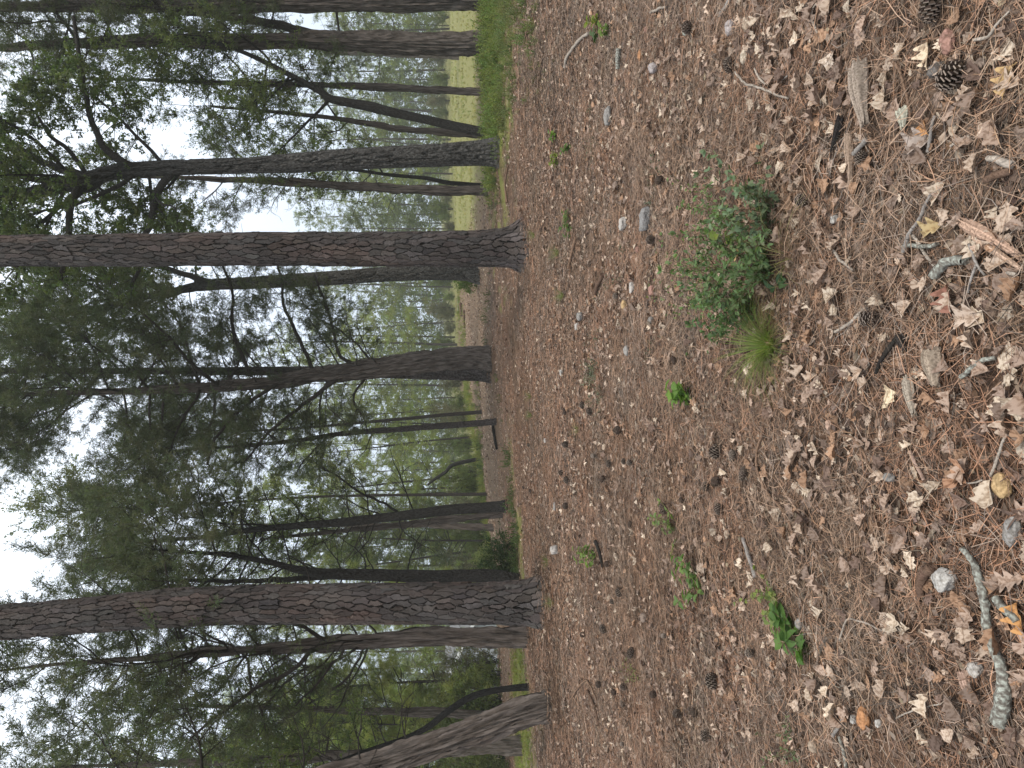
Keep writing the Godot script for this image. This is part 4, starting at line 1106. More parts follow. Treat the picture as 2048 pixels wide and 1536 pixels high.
func stone_shape(sd: int, lx: float, lz: float, ly: float, angular: float, col: Color) -> ArrayMesh:
	var s := Shape.new()
	var rows := 14
	var cols := 20
	var grid := PackedVector3Array()
	for j in rows + 1:
		var th := PI * j / rows
		for k in cols:
			var ph := TAU * k / cols
			var d := Vector3(sin(th) * cos(ph), cos(th), sin(th) * sin(ph))
			var r := 1.0 + 0.22 * nz.get_noise_3d(d.x * 90 + sd * 40, d.y * 90, d.z * 90) + 0.05 * nz.get_noise_3d(d.x * 400, d.y * 400 + sd * 9, d.z * 400)
			if angular > 0.0:
				var q := maxf(absf(d.x + 0.3 * d.y), maxf(absf(d.y) * 1.1, absf(d.z - 0.25 * d.x)))
				r *= lerpf(1.0, clampf(0.86 / maxf(q, 0.4), 0.75, 1.35), angular)
			grid.append(Vector3(d.x * lx * 0.5, d.y * ly * 0.5, d.z * lz * 0.5) * r)
	for j in rows + 1:
		for k in cols + 1:
			var kk := k % cols
			var du := grid[j * cols + (kk + 1) % cols] - grid[j * cols + (kk + cols - 1) % cols]
			var dv := grid[mini(j + 1, rows) * cols + kk] - grid[maxi(j - 1, 0) * cols + kk]
			var nn := du.cross(dv).normalized()
			var p := grid[j * cols + kk]
			if j == 0 or j == rows or nn.length() < 0.5: nn = p.normalized()
			if nn.dot(p) < 0: nn = -nn
			var g := 1.0 + 0.35 * nz.get_noise_3d(p.x * 3000 + sd, p.y * 3000, p.z * 3000) + 0.25 * nz.get_noise_3d(p.x * 9000, p.y * 9000 + sd, p.z * 9000)
			s.vert(p, nn, Vector2(float(k) / cols, float(j) / rows), Color(col.r * g, col.g * g, col.b * g))
	for j in rows:
		for k in cols:
			var a := j * (cols + 1) + k
			s.tri(a, a + 1, a + cols + 2)
			s.tri(a, a + cols + 2, a + cols + 1)
	return s.mesh(M.stone)

func build_stones() -> void:
	rng.seed = 71
	for k in STONES.size():
		var q: Array = STONES[k]
		var lx: float = q[2]
		# the view is slanted: depth and height share the other measure
		var ly: float = maxf(q[3] * 0.8, lx * 0.32)
		var lz: float = maxf(q[3] * 1.05, lx * 0.55)
		var ang := 0.8 if q[4] in ["slate", "white", "dark", "pale"] else 0.1
		single("stone", stone_shape(k + 3, lx, lz, ly, ang, STONECOL[q[4]]), Transform3D(Basis(Vector3.UP, rf(-0.3, 0.3)), on_ground(q[0], q[1], ly * 0.34 + 0.018)), q[5], "stone")

const STICKCOL := {"pale": Color(0.37, 0.32, 0.27), "grey": Color(0.27, 0.245, 0.225), "lichen": Color(0.22, 0.20, 0.175), "char": Color(0.034, 0.03, 0.027), "bark": Color(0.13, 0.085, 0.062), "brown": Color(0.20, 0.13, 0.09), "pinkbark": Color(0.36, 0.25, 0.20)}

func build_sticks() -> void:
	for k in STICKS.size():
		rng.seed = 500 + k
		var q: Array = STICKS[k]
		var pl := []
		var m: int = q[0].size()
		var org := Vector3.ZERO
		for j in m:
			var r: float = lerpf(q[1], q[2], float(j) / (m - 1))
			var p := on_ground(q[0][j][0], q[0][j][1], r * 0.8 + 0.028)
			if j == 0: org = p
			pl.append([p.x - org.x, p.y - org.y + (rf(0, 0.012) if j > 0 and j < m - 1 else 0.0), p.z - org.z, r])
		var c: Color = STICKCOL[q[3]]
		var s := stick_shape(pl, c if q[3] != "lichen" else Color(1, 1, 1), false, k)
		var what := "log" if "log" in q[4] else "stick"
		single("fallen_" + what, s.mesh(M.wood if q[3] != "lichen" else M.lichen), Transform3D(Basis(), org), q[4], what)
	# lumps of weathered wood
	wood_lump("weathered_wood", [0.99, -2.36], 0.225, 0.075, 0.05, 0.12, Color(0.29, 0.235, 0.19), "broken weathered chunk of grey wood with long grain, tapering to a point", 91)
	wood_lump("weathered_wood", [0.78, -2.46], 0.20, 0.032, 0.022, 0.1, Color(0.30, 0.22, 0.165), "narrow strip of weathered brown wood left of the broken chunk", 92)
	wood_lump("charred_wood", [0.91, -2.54], 0.12, 0.03, 0.025, -0.5, Color(0.03, 0.027, 0.025), "charred black wood piece beside the broken weathered chunk", 93)
	wood_lump("bark_piece", [0.83, -2.17], 0.062, 0.05, 0.022, 0.25, Color(0.36, 0.35, 0.28), "lichen-covered piece of bark left of the dark angular stone", 94)
	wood_lump("split_wood", [0.37, -1.82], 0.24, 0.035, 0.025, 0.95, Color(0.40, 0.27, 0.20), "long split piece of pinkish-brown wood at the bottom edge", 95)
	wood_lump("split_wood", [0.33, -1.80], 0.20, 0.022, 0.02, 0.9, Color(0.44, 0.31, 0.23), "narrower splinter lying against the long split wood", 96)
	wood_lump("rotten_wood", [0.02, -2.04], 0.11, 0.06, 0.045, 0.05, Color(0.27, 0.215, 0.165), "rotten rounded lump of wood at the bottom centre", 97)
	wood_lump("rotten_wood", [-0.07, -2.16], 0.12, 0.035, 0.03, 0.3, Color(0.30, 0.255, 0.205), "pale splintered stub of wood at the bottom centre", 98)
	wood_lump("bark_piece", [-0.93, -1.96], 0.085, 0.04, 0.015, 0.6, Color(0.33, 0.225, 0.175), "reddish-brown flake of bark above the large lichen log", 99)
	wood_lump("charred_wood", [0.10, -2.20], 0.06, 0.035, 0.025, 0.7, Color(0.034, 0.03, 0.027), "charred black chunk beside the charred stick", 100)

func wood_lump(called: String, at: Array, ln: float, wd: float, th: float, turn: float, col: Color, label: String, sd: int) -> void:
	# grain runs along x
	rng.seed = sd
	var s := Shape.new()
	var rows := 22
	var around := 26
	var grid := PackedVector3Array()
	var cl := PackedColorArray()
	for j in rows:
		var t := float(j) / (rows - 1)
		var tapered := lerpf(0.45, 1.0, sm(0.0, 0.75, t)) * (1.0 if t < 0.93 else 0.9)
		for k in around:
			var a := TAU * k / around
			var rag := nz.get_noise_2d(k * 55.0, sd * 31.0) * 0.14
			var g := nz.get_noise_3d(cos(a) * 260 + sd * 11, t * 18.0, sin(a) * 260)
			var sq := 1.0 / maxf(absf(cos(a)), absf(sin(a)))
			var rr := lerpf(1.0, sq, 0.5) * (1.0 + 0.30 * g) * tapered
			grid.append(Vector3((t - 0.5 + rag * (absf(t - 0.5) * 2.0)) * ln, sin(a) * th * 0.5 * rr, cos(a) * wd * 0.5 * rr + 0.15 * wd * sin(t * 3.0 + sd)))
			var tone := 1.0 + 0.9 * g + 0.25 * nz.get_noise_2d(t * 900 + sd, a * 90)
			cl.append(Color(col.r * tone, col.g * tone, col.b * tone))
	for j in rows:
		for k in around + 1:
			var kk := k % around
			var du := grid[j * around + (kk + 1) % around] - grid[j * around + (kk + around - 1) % around]
			var dv := grid[mini(j + 1, rows - 1) * around + kk] - grid[maxi(j - 1, 0) * around + kk]
			var nn := dv.cross(du).normalized()
			var out := (grid[j * around + kk]) * Vector3(0, 1, 1)
			if nn.dot(out) < 0: nn = -nn
			s.vert(grid[j * around + kk], nn, Vector2(float(k) / around, float(j) / rows), cl[j * around + kk])
	for j in rows - 1:
		for k in around:
			var a := j * (around + 1) + k
			s.tri(a, a + around + 2, a + 1)
			s.tri(a, a + around + 1, a + around + 2)
	for end in 2:
		var j := 0 if end == 0 else rows - 1
		var c := Vector3.ZERO
		for k in around: c += grid[j * around + k]
		c /= around
		for k in around:
			var a := grid[j * around + k]
			var b := grid[j * around + (k + 1) % around]
			if end == 0: s.face(c, b, a, col * 0.8)
			else: s.face(c, a, b, col * 0.8)
	single(called, s.mesh(M.wood), Transform3D(Basis(Vector3.UP, turn), on_ground(at[0], at[1], th * 0.42 + 0.022)), label, "wood")

func stick_shape(pl: Array, col: Color, lichen: bool, sd: int) -> Shape:
	var big: bool = pl[pl.size() - 1][3] > 0.012
	var cr := curve(pl, 0.012 if big else 0.03)
	var pts: PackedVector3Array = cr[0]
	var rad: PackedFloat32Array = cr[1]
	var s := Shape.new()
	var rr := PackedFloat32Array()
	for j in rad.size():
		var lq := pts[j].distance_to(pts[0]) * (300.0 if big else 900.0)
		rr.append(rad[j] * (1.0 + 0.2 * nz.get_noise_2d(lq * 0.9, sd * 60.0)))
		pts[j] += Vector3(nz.get_noise_2d(lq, sd * 13.0), 0, nz.get_noise_2d(lq, sd * 17.0 + 400.0)) * rad[j] * (0.5 if big else 1.4)
	s.tube(pts, rr, 14 if big else 6, col, true)
	for k in s.v.size():
		var p := s.v[k]
		var g := 1.0 + 0.4 * nz.get_noise_3d(p.x * 3000, p.y * 3000, p.z * 3000)
		var c := Color(col.r * g, col.g * g, col.b * g)
		if lichen:
			var l := nz.get_noise_3d(p.x * 1900 + sd * 7, p.y * 1900, p.z * 1900) + 0.5 * nz.get_noise_3d(p.x * 7000, p.y * 7000, p.z * 7000)
			if l > 0.02: c = c.lerp(Color(0.36, 0.385, 0.33), sm(0.02, 0.2, l))
			elif l < -0.30: c = c * 0.45
		if big: s.v[k] = p + s.n[k] * 0.006 * nz.get_noise_3d(p.x * 4000, p.y * 4000, p.z * 4000)
		s.c[k] = c
	return s

# ---------------------------------------------------------------- plants
func leaf_mesh(ln: float, wd: float, fold: float, droop: float, m: Material) -> ArrayMesh:
	var s := Shape.new()
	var st := 7
	var prev := []
	for k in st:
		var t := float(k) / (st - 1)
		var w := wd * 0.5 * pow(sin(PI * pow(t, 0.8)), 0.8) + 0.0005
		var y := -droop * t * t * ln
		var row := [Vector3(-w, y + fold * w, t * ln), Vector3(0, y, t * ln), Vector3(w, y + fold * w, t * ln)]
		if k > 0:
			s.quad(prev[1], row[1], row[0], prev[0], Color(1, 1, 1))
			s.quad(prev[2], row[2], row[1], prev[1], Color(0.95, 0.97, 0.93))
		prev = row
	return s.mesh(m)

func green(c: Color, back := 0.5) -> StandardMaterial3D:
	var m: StandardMaterial3D = M.leaf.duplicate()
	m.albedo_color = c.linear_to_srgb()
	m.roughness = 0.5
	return m

func broad_plant(called: String, label: String, x: float, z: float, ht: float, stems: int, per: int, lsize: float, col: Color, wide: float, sd: int) -> void:
	rng.seed = sd
	var root := base(called, on_ground(x, z), label, "plant")
	var m1 := green(col)
	var m2 := green(Color(col.r * 1.25, col.g * 1.15, col.b))
	var shapes := [leaf_mesh(lsize, lsize * 0.62, 0.35, 0.25, m1), leaf_mesh(lsize * 0.8, lsize * 0.55, 0.2, 0.4, m2), leaf_mesh(lsize * 1.1, lsize * 0.6, 0.5, 0.1, m1)]
	for q in stems:
		var s := Shape.new()
		var d := Vector3(rf(-1, 1) * wide, 1.0, rf(-1, 1) * wide)
		var p := wiggle(Vector3(rf(-0.02, 0.02), -0.01, rf(-0.02, 0.02)), d, ht * rf(0.7, 1.1), 5, 0.15, 0.05)
		s.tube(p, taper(6, 0.003, 0.0012), 4, Color(0.16, 0.14, 0.06))
		part("stem", s.mesh(M.plain), root)
		for k in per:
			var f := rf(1.2, 4.95)
			var j := int(f)
			var at := p[j].lerp(p[j + 1], f - j)
			var an := k * 2.4 + rf(-0.4, 0.4)
			var o := part("leaf", shapes[rng.randi() % 3], root)
			var b := Basis(Vector3.UP, an) * Basis(Vector3(1, 0, 0), rf(-0.7, 0.3)) * Basis(Vector3(0, 0, 1), rf(-0.5, 0.5))
			o.transform = Transform3D(b.scaled(Vector3.ONE * rf(0.7, 1.15)), at)

func weed(called: String, label: String, x: float, z: float, ht: float, stems: int, wide: float, lsize: float, col: Color, sd: int, dens := 46.0) -> void:
	# wiry stems with many little leaves
	rng.seed = sd
	var root := base(called, on_ground(x, z), label, "plant")
	var st := Shape.new()
	var lf := Shape.new()
	for q in stems:
		var d := Vector3(rf(-1, 1) * wide, 1.0, rf(-1, 1) * wide)
		var ln := ht * rf(0.6, 1.15)
		var p := wiggle(Vector3(rf(-0.03, 0.03), -0.01, rf(-0.03, 0.03)), d, ln, 7, 0.16, -0.02)
		st.tube(p, taper(8, 0.0024, 0.0008), 3, Color(0.12, 0.09, 0.05))
		for k in int(ln * dens):
			var f := rf(0.8, 6.98)
			var j := int(f)
			var at := p[j].lerp(p[j + 1], f - j)
			var out := (rv() + Vector3(0, 0.3, 0)).normalized()
			var tw := at + out * rf(0.008, 0.035)
			st.tube(PackedVector3Array([at, tw]), PackedFloat32Array([0.0008, 0.0006]), 3, Color(0.12, 0.11, 0.06))
			var g := rf(0.6, 1.6)
			for w in 3:
				var ld := (out + rv() * 0.9).normalized()
				leaf_face(lf, tw, ld, (Vector3.UP + rv() * 0.6).normalized(), lsize * rf(0.7, 1.2), lsize * rf(0.4, 0.55), Color(col.r * g * rf(0.9, 1.15), col.g * g, col.b * g))
	part("stem", st.mesh(M.plain), root, "stuff")
	part("foliage", lf.mesh(M.leaf), root, "stuff")

func tuft_shape(blades: int, ln: float, wide: float, wd: float, col: Color, dry: Color, sd: int) -> ArrayMesh:
	rng.seed = sd
	var s := Shape.new()
	for k in blades:
		var a := rf(0, TAU)
		var o := Vector3(cos(a), 0, sin(a))
		var lean := rf(0.1, 1.0) * wide
		var l := ln * rf(0.5, 1.15)
		var p := o * rf(0, 0.03)
		var d := (Vector3.UP + o * lean).normalized()
		var side := o.cross(Vector3.UP).normalized() * wd * 0.5
		var g := rf(0.7, 1.35)
		var c := col.lerp(dry, pow(rng.randf(), 3.0)) * g
		var q := [p]
		for j in 4:
			d = (d + o * 0.16 * wide + Vector3(0, -0.13, 0) * (j + 0.5) * wide + rv() * 0.06).normalized()
			q.append(q[j] + d * l / 4.0)
		for j in 4:
			var w0 := 1.0 - j * 0.22
			var w1 := 1.0 - (j + 1) * 0.22
			s.quad(q[j] - side * w0, q[j] + side * w0, q[j + 1] + side * w1, q[j + 1] - side * w1, c)
	return s.mesh(M.leaf)

func tuft(label: String, x: float, z: float, blades: int, ln: float, wide: float, col: Color, sd: int, called := "grass_tuft") -> void:
	single(called, tuft_shape(blades, ln, wide, clampf(ln * 0.011, 0.0018, 0.005), col, Color(0.30, 0.25, 0.12), sd), Transform3D(Basis(), on_ground(x, z, 0.0)), label, "grass" if "grass" in called else "plant")

func cover(called: String, label: String, category: String, kinds: Array, areas: Array, col: Color, sd: int) -> void:
	# low plants too many to count; areas: [x, z, rx, rz, per m2, scale]
	rng.seed = sd
	var where := []
	var cols := []
	for k in kinds.size(): where.append([]); cols.append([])
	for a in areas:
		for k in int(PI * a[2] * a[3] * a[4]):
			var r := sqrt(rng.randf())
			var ph := rf(0, TAU)
			var x: float = a[0] + cos(ph) * r * a[2]
			var z: float = a[1] + sin(ph) * r * a[3]
			var keep := 0.45 + 1.3 * nz.get_noise_2d(x * 80.0, z * 80.0) + 0.6 * (1.0 - r)
			if rng.randf() > keep: continue
			var v := rng.randi() % kinds.size()
			var sc: float = a[5] * rf(0.45, 1.25) * (1.15 - 0.4 * r)
			where[v].append(Transform3D(ground_basis(0.2).scaled(Vector3(sc, sc, sc)), on_ground(x, z, -0.01)))
			var g := rf(0.7, 1.3)
			cols[v].append(Color(col.r * g * rf(0.85, 1.2), col.g * g, col.b * g))
	var root := Node3D.new()
	root.name = numbered(called)
	add_child(root)
	tag(root, label, category, "", "stuff")
	for v in kinds.size(): swarm("plants", kinds[v], where[v], cols[v], root)

func shrublet(sd: int, ht: float, lsize: float, n: int) -> ArrayMesh:
	rng.seed = sd
	var s := Shape.new()
	for q in 6:
		var p := wiggle(Vector3(rf(-0.06, 0.06), 0, rf(-0.06, 0.06)), Vector3(rf(-0.5, 0.5), 1, rf(-0.5, 0.5)), ht * rf(0.6, 1.1), 3, 0.2, 0.0)
		s.tube(p, taper(4, 0.003, 0.0015), 3, Color(1.0, 0.6, 0.7))
		for k in n:
			var f := rf(0.5, 2.98)
			var j := int(f)
			var ld := (rv() + Vector3(0, 0.5, 0)).normalized()
			var g := rf(0.65, 1.35)
			leaf_face(s, p[j].lerp(p[j + 1], f - j), ld, (Vector3.UP + rv() * 0.7).normalized(), lsize * rf(0.7, 1.2), lsize * rf(0.35, 0.55), Color(g, g, g))
	return s.mesh(M.leaf)

func build_plants() -> void:
	var gg := Color(0.115, 0.175, 0.072)
	weed("leafy_weed", "large wiry weed with small grey-green leaves, right of the grass tuft", 0.50, -3.12, 0.46, 26, 0.75, 0.030, gg, 201)
	weed("leafy_weed", "grey-green weed at the front of the weed cluster, beside pale leaves", 0.74, -3.10, 0.38, 18, 0.8, 0.032, Color(0.14, 0.185, 0.105), 202)
	weed("leafy_weed", "wispy weed rising behind the weed cluster", 0.80, -3.50, 0.42, 15, 0.7, 0.020, Color(0.125, 0.185, 0.068), 203)
	weed("leafy_weed", "dark small-leaved weed between the weed cluster and the grass tuft", 0.34, -3.35, 0.40, 20, 0.8, 0.029, Color(0.10, 0.16, 0.065), 204)
	weed("leafy_weed", "thin feathery weed reaching back from the weed cluster", 0.55, -3.75, 0.40, 16, 0.9, 0.018, Color(0.16, 0.20, 0.085), 205)
	broad_plant("leafy_seedling", "bright yellow-green seedling leaves in the middle of the weeds", 0.62, -3.16, 0.30, 3, 5, 0.062, Color(0.15, 0.20, 0.04), 0.3, 206)
	broad_plant("leafy_seedling", "dark green seedling low at the foot of the weeds", 0.42, -2.95, 0.12, 2, 5, 0.05, Color(0.06, 0.11, 0.05), 0.5, 207)
	tuft("dense green tuft of fine grass left of the weeds", 0.15, -3.14, 420, 0.30, 0.95, Color(0.155, 0.225, 0.045), 208)
	tuft("sparse pale grass stalks rising from the weeds", 0.52, -2.95, 26, 0.38, 1.1, Color(0.30, 0.27, 0.12), 209)
	broad_plant("leafy_seedling", "bright green broad-leaved seedling standing alone in the needle bed", -0.11, -4.32, 0.17, 4, 8, 0.078, Color(0.15, 0.25, 0.055), 0.7, 210)
	broad_plant("broad_leaved_plant", "broad-leaved green plant with large glossy leaves at the lower left", -1.14, -3.0, 0.17, 6, 8, 0.075, Color(0.105, 0.19, 0.05), 1.3, 211)
	broad_plant("trailing_plant", "trailing plant with small bright leaves left of the pine cones", -1.22, -4.25, 0.24, 8, 9, 0.052, Color(0.13, 0.21, 0.06), 1.4, 212)
	broad_plant("trailing_plant", "sparse trailing plant just behind the other one on the left", -1.00, -4.6, 0.24, 8, 8, 0.042, Color(0.15, 0.21, 0.07), 1.6, 213)
	broad_plant("trailing_plant", "light green trailing stems reaching up from the broad-leaved plant", -1.02, -3.2, 0.22, 7, 9, 0.036, Color(0.18, 0.23, 0.07), 1.3, 214)
	broad_plant("leafy_seedling", "light green leafy sprout beside a dark hollow in the needles", -1.69, -6.81, 0.26, 6, 9, 0.062, Color(0.16, 0.23, 0.06), 0.9, 215)
	weed("leafy_weed", "wispy light green weed near the lower left edge", -1.63, -3.06, 0.20, 8, 1.0, 0.016, Color(0.13, 0.17, 0.085), 216, 45.0)
	weed("leafy_weed", "yellowish wispy weed among pine cones on the left", -2.32, -5.48, 0.20, 8, 1.1, 0.016, Color(0.18, 0.20, 0.07), 217, 40.0)
	var at := [[-0.58, -12.92, "small green tuft near the far edge of the needle bed, left of another"], [-0.23, -12.93, "small green tuft near the far edge of the needle bed, right of another"], [-0.51, -7.64, "small green tuft alone in the middle of the needle bed"], [-2.66, -10.5, "spiky grass tuft in front of the dark cedar behind the left pine"], [-3.17, -10.15, "small grass tuft at the foot of the thick left pine"], [2.4, -11.39, "grass growing against the foot of the right platy pine"], [1.08, -8.71, "small tuft in front of and left of the right platy pine"], [1.69, -9.1, "green tuft in front of the right platy pine"], [0.13, -20.2, "grass at the foot of the knotty cedar"]]
	for k in at.size():
		tuft(at[k][2], at[k][0], at[k][1], 90, 0.24 if k != 2 else 0.16, 0.8, Color(0.14, 0.19, 0.05), 220 + k)
	var rt := [[3.26, -9.25, "bright low plant in front of the right-hand ground cover, farthest of three"], [2.81, -8.4, "bright low plant in front of the right-hand ground cover, nearest of three"], [2.92, -9.17, "bright low plant in front of the right-hand ground cover, with yellow leaves"], [3.56, -6.89, "yellow-green leafy plant at the right edge"], [3.24, -6.42, "green leafy plant just below the yellow-green one at the right edge"], [3.37, -6.91, "dark green leafy plant beside a curving pale branch at the right"], [2.01, -8.45, "low green plant in front of the right platy pine, right of another"], [1.79, -8.28, "low green plant in front of the right platy pine, left of another"]]
	for k in rt.size():
		broad_plant("low_plant", rt[k][2], rt[k][0], rt[k][1], 0.15, 4, 7, 0.065, [Color(0.13, 0.21, 0.045), Color(0.11, 0.19, 0.05), Color(0.17, 0.21, 0.04), Color(0.19, 0.23, 0.035), Color(0.14, 0.21, 0.04), Color(0.08, 0.13, 0.05), Color(0.11, 0.17, 0.05), Color(0.10, 0.16, 0.05)][k], 0.8, 240 + k)
	var leafy := [shrublet(301, 0.34, 0.042, 20), shrublet(302, 0.28, 0.036, 20)]
	var grass := [tuft_shape(34, 0.22, 0.7, 0.006, Color(1, 1, 1), Color(1.3, 1.0, 0.9), 303), tuft_shape(26, 0.16, 0.9, 0.006, Color(1, 1, 1), Color(1.4, 1.0, 0.8), 304)]
	var tiny := [shrublet(305, 0.08, 0.022, 9), shrublet(306, 0.06, 0.018, 9)]
	cover("ground_cover", "dense bright green low shrubs round the foot of the forked oak and cedars on the right", "ground cover", leafy, [[9.6, -19.4, 3.6, 2.4, 26, 1.2], [7.0, -19.0, 2.1, 2.6, 26, 1.05], [6.3, -17.2, 1.1, 1.6, 22, 0.95], [11.5, -17.5, 3.0, 3.0, 24, 1.15], [8.6, -16.6, 2.4, 1.6, 18, 0.8]], Color(0.20, 0.26, 0.07), 310)
	cover("ground_cover", "sparse low greenery in front of the dense shrubs on the right", "ground cover", tiny + [leafy[1]], [[7.4, -14.5, 2.2, 2.6, 44, 0.9], [6.2, -11.8, 1.6, 2.2, 34, 0.8], [5.4, -16.0, 1.3, 1.8, 20, 0.8], [9.3, -14.5, 2.0, 2.5, 40, 0.9], [5.2, -9.8, 1.0, 1.2, 16, 0.7]], Color(0.18, 0.22, 0.08), 311)
	cover("ground_cover", "green leafy strip along the far edge of the needle bed", "ground cover", leafy + grass, [[-2.6, -17.2, 1.3, 1.1, 26, 0.85], [-3.6, -15.2, 0.9, 1.2, 26, 0.85], [-0.4, -19.6, 0.8, 0.8, 9, 0.7], [1.4, -24.0, 1.6, 1.0, 6, 0.8], [3.6, -21.5, 1.4, 1.4, 6, 0.8], [4.9, -18.6, 0.9, 1.2, 10, 0.8], [-3.6, -36, 4.0, 3.0, 2.0, 1.3]], Color(0.10, 0.145, 0.048), 312)
	cover("ground_cover", "grass and small greenery fading into the litter at the right edge", "ground cover", grass + tiny, [[8.6, -15.8, 3.4, 2.2, 60, 0.8], [6.9, -13.0, 2.2, 2.8, 60, 0.7], [5.6, -10.6, 1.3, 1.9, 44, 0.6]], Color(0.20, 0.24, 0.075), 317)
	cover("moss_and_grass", "yellow-green moss and short grass on the left beyond the needle bed", "grass", grass + tiny, [[-7.0, -16.8, 2.4, 2.8, 60, 0.7], [-8.8, -15.5, 3.0, 3.2, 60, 0.7], [-6.0, -13.9, 1.1, 1.3, 30, 0.5], [-9.5, -19.0, 3.0, 2.0, 50, 0.7], [-7.6, -12.8, 1.6, 1.6, 30, 0.5]], Color(0.25, 0.28, 0.07), 313)
	cover("field_grass", "pale yellow-green grass of the open field on the right", "grass", grass, [[14.0, -38, 8.0, 12.0, 9, 0.9], [22.0, -58, 14.0, 18.0, 3.0, 1.3], [9.5, -30, 3.2, 5.0, 9, 0.8]], Color(0.30, 0.30, 0.12), 314)
	cover("field_grass", "bright grass patches in the wood behind the track on the left", "grass", grass + leafy, [[-8.0, -39, 7.0, 4.5, 14, 1.2], [-3.0, -45, 6.0, 5.0, 13, 1.2], [1.0, -48, 4.0, 5.0, 8, 1.1], [-1.0, -33, 1.6, 1.4, 6, .9], [5.5, -54, 3.0, 6.0, 6, 1.1]], Color(0.24, 0.28, 0.08), 315)
	cover("sparse_seedlings", "thin grey-green seedlings scattered among the leaves", "ground cover", tiny, [[0.08, -6.96, 0.45, 0.6, 150, 0.9], [0.94, -5.91, 0.35, 0.6, 110, 0.8], [1.03, -6.74, 0.3, 0.4, 90, 0.8], [2.7, -7.2, 0.5, 0.5, 60, 0.9], [1.5, -5.0, 0.3, 0.3, 70, 0.8], [0.2, -4.9, 0.3, 0.3, 60, 0.8], [0.2, -3.0, 0.3, 0.25, 60, 0.7]], Color(0.17, 0.19, 0.13), 316)
	# dark bush by the left pine
	var sp := [[-3.85, -15.6, 0.75, 0.8, "dark green bush between the dark cedar and the thick left pine"], [4.6, -30.0, 1.0, 0.8, "bright green bush at the foot of the tall oak behind the right platy pine"]]
	for q in sp:
		bush(q[4], Vector3(q[0], gh(q[0], q[1]), q[1]), q[2], q[3], Color(0.055, 0.085, 0.032) if q[0] < 0 else Color(0.12, 0.19, 0.04), "small", "")

func bush(label: String, pos: Vector3, ht: float, wide: float, tint: Color, leaf: String, group: String, called := "shrub") -> void:
	var root := base(called, pos, label, "shrub", group)
	var s := Shape.new()
	var tips := []
	var stems := 9
	for q in stems:
		var p := wiggle(Vector3(rf(-0.1, 0.1), -0.05, rf(-0.1, 0.1)), Vector3(rf(-1, 1) * wide, ht, rf(-1, 1) * wide), ht * rf(0.7, 1.1), 5, 0.2, 0.03)
		s.tube(p, taper(6, 0.008 + 0.006 * ht, 0.003), 4, Color.WHITE)
		for k in int(9 * (1.0 + ht * 0.6)):
			var f := rf(0.9, 4.98)
			var j := int(f)
			var o := rv()
			tips.append([p[j].lerp(p[j + 1], f - j) + o * rf(0.0, 0.28) * ht * 0.5, o + Vector3(0, 0.4, 0)])
	part("stem", s.mesh(M.limb), root, "stuff")
	crown(root, tips, leaf, 0.75 + 0.15 * ht, tint)

# ---------------------------------------------------------------- the wood and the house behind
func line_at(az: float) -> float:
	# where the wood begins, by direction in degrees (left negative)
	var table := [[-40.0, 24.0], [-26.0, 25.0], [-19.0, 30.0], [-13.0, 40.0], [-8.0, 46.0], [-2.0, 50.0], [3.0, 62.0], [8.0, 80.0], [14.0, 70.0], [24.0, 78.0], [40.0, 78.0]]
	for k in table.size() - 1:
		if az <= table[k + 1][0]:
			return lerpf(table[k][1], table[k + 1][1], clampf((az - table[k][0]) / (table[k + 1][0] - table[k][0]), 0, 1))
	return 78.0

func beyond(az: float) -> String:
	# which of the near trunks it is seen beside
	var marks := [[-25.6, "beyond the leaning cedar"], [-22.5, "beyond the curved sapling"], [-19.6, "beyond the reddish-brown cedar"], [-17.1, "beyond the thick left pine"], [-13.5, "right of the thick left pine"], [-9.9, "beyond the drooping dark cedar"], [-6.5, "between drooping cedar and slim pine"], [-3.3, "beyond the slim pine"], [1.5, "beyond the knotty cedar"], [5.5, "right of the knotty cedar"], [9.5, "beyond the right platy pine"], [13.5, "between platy pine and forked oak"], [17.5, "beyond the forked oak"], [20.7, "beyond the leaning black trunk"], [25.0, "beyond the two-stemmed cedar"], [29.0, "at the right edge"]]
	var best := ""
	var gap := 99.0
	for m in marks:
		if absf(m[0] - az) < gap: gap = absf(m[0] - az); best = m[1]
	return best

func beside(x: float, z: float) -> String:
	# the nearest thing on the ground that one can find
	var marks := [[0.98, -1.98, "pinkish-red stone"], [0.99, -2.36, "weathered wood chunk"], [0.9, -1.9, "large open pine cone"], [0.44, -2.05, "golden-yellow leaf"], [0.37, -1.8, "long split wood"], [0.25, -1.95, "curved lichen-covered stub"], [0.15, -2.35, "dark open pine cone"], [0.02, -2.04, "rotten lump of wood"], [-0.2, -1.8, "yellow-orange stone"], [-0.35, -1.75, "light grey stone at the bottom"], [-0.5, -2.0, "angular whitish stone"], [-0.75, -1.8, "large lichen-covered log"], [-0.93, -1.96, "reddish-brown bark flake"], [-1.1, -2.4, "orange-brown two-lobed stone"], [-1.14, -3.0, "broad-leaved plant"], [0.15, -3.14, "grass tuft"], [0.6, -3.1, "leafy weeds"], [0.5, -2.6, "white round pebble"], [-0.08, -2.6, "tan-pink pebble"], [-0.35, -2.2, "brown curved stick"], [-0.6, -2.6, "long thin curved stick"], [-0.55, -3.1, "cluster of dark pine cones"], [1.3, -2.5, "whitish lobed leaf"], [1.4, -3.0, "cream oval stone"], [1.2, -3.2, "wiry curved twig"]]
	var best := ""
	var gap := 99.0
	for m in marks:
		var d := Vector2(m[0] - x, m[1] - z).length()
		if d < gap: gap = d; best = m[2]
	return best

